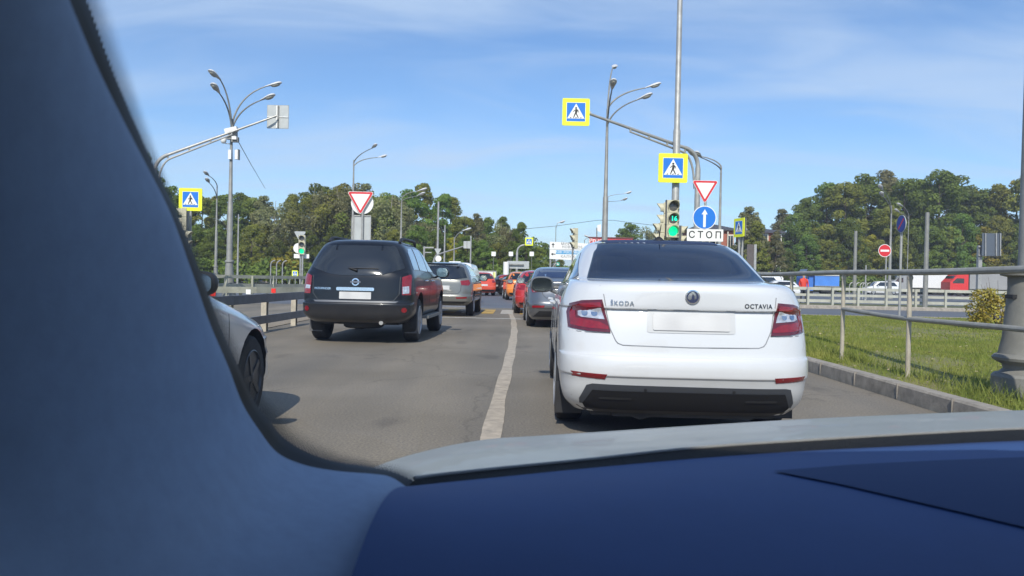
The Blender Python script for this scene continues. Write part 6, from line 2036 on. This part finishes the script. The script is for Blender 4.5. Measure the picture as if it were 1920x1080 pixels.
# dashboard: far edge along the glass, running back under the camera
D_edge = [(764, 912, .815), (830, 905, .84), (950, 893, .88), (1100, 878, .93), (1300, 860, .99), (1500, 846, 1.04), (1700, 836, 1.08), (1920, 826, 1.12), (2200, 818, 1.15), (2600, 815, 1.17), (3200, 830, 1.17)]
D_near = [(600, 1270, .45), (720, 1330, .44), (860, 1400, .43), (1000, 1440, .42), (1150, 1460, .42), (1350, 1480, .42), (1600, 1500, .42), (1900, 1500, .42), (2300, 1500, .42), (2900, 1500, .42), (3800, 1500, .42)]
De = catmull(D_edge, 5); Dn = catmull(D_near, 5)
n = len(De)


def dash_pt(u, v):
    i = min(n - 2, int(u * (n - 1))); f = u * (n - 1) - i
    e = wp(De[i]).lerp(wp(De[i + 1]), f); q = wp(Dn[i]).lerp(wp(Dn[i + 1]), f)
    p = e.lerp(q, v)
    p.z += .035 * math.sin(math.pi * v) * (1 - .3 * u)
    return p


NU, NV = 60, 26
b = MB(); vs = []
for i in range(NU + 1):
    u = i / NU
    e0 = dash_pt(u, 0)
    vs.append(e0 + Vector((0, .03, -.04)))
    for k in range(NV + 1): vs.append(dash_pt(u, k / NV))
mm = NV + 2
b.add(vs, [(i * mm + k, (i + 1) * mm + k, (i + 1) * mm + k + 1, i * mm + k + 1) for i in range(NU) for k in range(mm - 1)])
dash = b.build('dashboard', DASH, own, smooth=60)
# darker blue wedge panel lying just proud of the dashboard top
bmd = bmesh.new(); bmd.from_mesh(dash.data)
bvh_d = BVHTree.FromBMesh(bmd); bmd.free()


def on_dash(px, py, up=0.0):
    d = (W(px, py, 1.0) - CAM).normalized()
    h, nn, i, ds = bvh_d.ray_cast(CAM - OL, d)
    if h is None: h = CAM - OL + d * .6; nn = Vector((0, 0, 1))
    if nn.z < 0: nn = -nn
    return h + nn * up


dark_wedge = [(1450, 886), (1600, 874), (1760, 866), (1920, 860), (2100, 858), (2100, 1015), (1920, 992), (1820, 968), (1700, 940), (1580, 912)]
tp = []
for i in range(len(dark_wedge)):
    a, c_ = dark_wedge[i], dark_wedge[(i + 1) % len(dark_wedge)]
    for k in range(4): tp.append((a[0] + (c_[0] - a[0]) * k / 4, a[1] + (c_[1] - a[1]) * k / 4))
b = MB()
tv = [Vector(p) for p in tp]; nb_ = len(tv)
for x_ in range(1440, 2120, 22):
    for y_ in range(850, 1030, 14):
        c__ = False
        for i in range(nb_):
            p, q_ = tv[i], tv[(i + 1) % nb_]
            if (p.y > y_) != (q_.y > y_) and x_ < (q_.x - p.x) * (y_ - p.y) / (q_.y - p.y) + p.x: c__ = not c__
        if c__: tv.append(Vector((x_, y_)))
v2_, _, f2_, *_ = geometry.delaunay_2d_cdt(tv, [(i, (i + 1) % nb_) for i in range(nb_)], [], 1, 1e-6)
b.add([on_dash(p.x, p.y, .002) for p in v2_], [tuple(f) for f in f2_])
tr_ = b.build('dash_wedge', mat('dash_wedge_blue', (.014, .042, .125), .85), own, smooth=0)
# black fringe at the foot of the glass
B_lo = [(764, 914, .82), (830, 907, .845), (950, 895, .885), (1100, 880, .935), (1300, 862, .995), (1500, 848, 1.045), (1700, 838, 1.085), (1920, 828, 1.125), (2200, 820, 1.155), (2600, 817, 1.175)]
B_hi = [(776, 900, .83), (830, 893, .855), (950, 880, .90), (1100, 865, .95), (1300, 843, 1.01), (1500, 829, 1.06), (1700, 817, 1.10), (1920, 806, 1.14), (2200, 797, 1.17), (2600, 792, 1.19)]
bl_, bh_ = catmull(B_lo, 6), catmull(B_hi, 6)
b = MB(); vs = []
for p, q_ in zip(bl_, bh_): vs += [wp(p), wp(q_), wp(q_) + Vector((0, .01, 0))]
nn_ = len(bl_)
b.add(vs, [(i * 3 + k, (i + 1) * 3 + k, (i + 1) * 3 + k + 1, i * 3 + k + 1) for i in range(nn_ - 1) for k in range(2)])
b.build('glass_fringe', mat('glass_fringe_black', (.012, .012, .012), .35, bump=.8, bscale=700), own, smooth=60)
# bright bead along its top edge
b = MB(); b.tube([wp(q_) + Vector((0, .004, .001)) for q_ in bh_], .0022, 6)
b.build('glass_bead', mat('bead_grey', (.42, .42, .40), .4, bump=.8, bscale=900), own)
# frit dots printed on the glass beyond the band, thinning outward
dots = MB()
EoA = np.array([tuple(wp(p)) for p in Eo])
EiA = np.array([tuple(wp(p)) for p in Ei])
cum = [0.0]
for i in range(len(EoA) - 1): cum.append(cum[-1] + float(np.linalg.norm(EoA[i + 1] - EoA[i])))
step = .0030; pos = 0.0; col = 0
while pos < cum[-1] - .001:
    i = max(q for q in range(len(cum) - 1) if cum[q] <= pos)
    f_ = (pos - cum[i]) / max(1e-6, cum[i + 1] - cum[i])
    o_ = Vector(EoA[i]).lerp(Vector(EoA[i + 1]), f_); inn_ = Vector(EiA[i]).lerp(Vector(EiA[i + 1]), f_)
    d_ = (o_ - inn_).normalized(); tang = (Vector(EoA[i + 1]) - Vector(EoA[i])).normalized()
    nrm = d_.cross(tang).normalized(); tt = nrm.cross(d_).normalized()
    for k in range(14):
        if (k + col) % 2: continue
        r_ = .00165 * (1 - k / 14.5) ** .8
        c_ = o_ + d_ * (.0008 + k * .0022)
        dots.add([c_ + d_ * r_ * math.cos(a) + tt * r_ * math.sin(a) for a in np.linspace(0, 2 * math.pi, 9)[:-1]], [tuple(range(8))])
    pos += step * .75; col += 1
dots.build('glass_dots', FRIT, own, smooth=0, fix=False)['kind'] = 'stuff'

# bonnet
H_far = [(690, 880, 1.42), (745, 860, 1.50), (800, 845, 1.58), (860, 832, 1.66), (930, 822, 1.74), (1010, 817, 1.80), (1100, 811, 1.86), (1300, 798, 1.95), (1500, 786, 2.0), (1700, 777, 2.04), (1920, 769, 2.06), (2300, 760, 2.06), (2800, 760, 2.0)]
H_near = [(640, 985, .95), (700, 980, .97), (770, 975, 1.0), (840, 965, 1.02), (920, 955, 1.05), (1000, 945, 1.08), (1100, 930, 1.12), (1300, 905, 1.18), (1500, 890, 1.22), (1700, 880, 1.26), (1920, 870, 1.3), (2300, 862, 1.34), (2800, 870, 1.34)]
hf, hn = catmull(H_far, 5), catmull(H_near, 5)
b = MB(); vs = []; NR = 14
for p, q_ in zip(hf, hn):
    f_, g_ = wp(p), wp(q_)
    dwn = f_ + Vector((0, .10, -.035)); dwn2 = f_ + Vector((0, .55, -.30))
    vs += [dwn2, dwn]
    for k in range(NR + 1):
        t = k / NR
        q2 = f_.lerp(g_, t); q2.z += .012 * math.sin(math.pi * t)
        vs.append(q2)
mm = NR + 3
b.add(vs, [(i * mm + k, (i + 1) * mm + k, (i + 1) * mm + k + 1, i * mm + k + 1) for i in range(len(hf) - 1) for k in range(mm - 1)])
HOODM = mat('own_bonnet_paint', (.30, .31, .29), .5, .2, coat=.12, var=.08, vscale=6)
b.build('bonnet', HOODM, own, smooth=60)

# roof, rear wall and doors keep the sun out of the cabin; an unseen windowless shell, left header drawn forward to block it
SH = mat('headliner', (.30, .32, .35), .9)
b = MB()
hdr = [(-.62, .10, 1.40), (-.3, .18, 1.43), (0.3, .24, 1.45), (.75, .18, 1.43), (1.1, .10, 1.40)]
vs = []
for x, y, z in [(-1.0, .30, 1.385), (-.5, .40, 1.43), (0, .42, 1.445), (.5, .34, 1.43), (1.0, .10, 1.385)]:
    vs += [(x, y, z), (x * 1.0, -.8, z + .02), (x, -2.0, z - .03), (x, -2.9, .95), (x, -3.0, .3)]
b.add(vs, [(i * 5 + k, (i + 1) * 5 + k, (i + 1) * 5 + k + 1, i * 5 + k + 1) for i in range(4) for k in range(4)])
for s_ in (-1, 1):
    b.add([(s_ * 1.0, .30 if s_ < 0 else .10, 1.385), (s_ * 1.0, -2.0, 1.355), (s_ * 1.0, -2.9, .95), (s_ * 1.02, -2.9, .92), (s_ * 1.02, .95, .90), (s_ * 1.03, .95, .35), (s_ * 1.03, -3.0, .35)],
          [(0, 1, 2, 3, 4), (3, 4, 5, 6)])
b.build('cabin_shell', SH, own, smooth=0, fix=False)
b = MB(); b.add([(-.9, -3, .3), (.9, -3, .3), (.9, 1.1, .3), (-.9, 1.1, .3)], [(0, 1, 2, 3)])
b.build('floor', M['black'], own, smooth=0)
# windscreen glass: nearly clear pane with a faint reflection
gm = bpy.data.materials.new('windscreen_glass'); gm.use_nodes = True
t_ = gm.node_tree; t_.nodes.clear()
o_ = t_.nodes.new('ShaderNodeOutputMaterial'); tr = t_.nodes.new('ShaderNodeBsdfTransparent'); gl = t_.nodes.new('ShaderNodeBsdfGlossy'); mxs = t_.nodes.new('ShaderNodeMixShader')
tr.inputs[0].default_value = (.97, .985, .98, 1); gl.inputs['Roughness'].default_value = .05; mxs.inputs[0].default_value = .035
t_.links.new(tr.outputs[0], mxs.inputs[1]); t_.links.new(gl.outputs[0], mxs.inputs[2]); t_.links.new(mxs.outputs[0], o_.inputs[0])
b = MB(); vs = []
ctop = Vector((0, .32, 1.44))
edge = [wp(p) + Vector((0, .006, 0)) for p in Eo[::3]] + [wp(p) + Vector((0, .008, 0)) for p in bh_[::3]]
rows = 8; vs = []
for e in edge:
    top = Vector((max(-.62, min(.66, e.x * .85)), .30 - abs(e.x) * .12, 1.435))
    if e.z > 1.3: top = e + Vector((.02, 0, .02))
    for k in range(rows + 1):
        t = k / rows; p = e.lerp(top, t); p.y += .035 * math.sin(math.pi * t); vs.append(p)
b.add(vs, [(i * (rows + 1) + k, (i + 1) * (rows + 1) + k, (i + 1) * (rows + 1) + k + 1, i * (rows + 1) + k + 1) for i in range(len(edge) - 1) for k in range(rows)])
WINDSCREEN = True
if WINDSCREEN:
    b.build('windscreen', gm, own, smooth=80)

# ---------------------------------------------------------------- thin summer haze over the whole place
hz = bpy.data.materials.new('haze'); hz.use_nodes = True
th = hz.node_tree; th.nodes.clear()
oh = th.nodes.new('ShaderNodeOutputMaterial'); vh = th.nodes.new('ShaderNodeVolumePrincipled')
vh.inputs['Color'].default_value = (.80, .88, 1, 1); vh.inputs['Density'].default_value = 0.00055; vh.inputs['Anisotropy'].default_value = 0.0
th.links.new(vh.outputs[0], oh.inputs['Volume'])
b = MB(); b.box((0, 600, 19), (1900, 1900, 40.2))
o = b.build('haze', hz, None, smooth=0); struct(o, 'stuff')
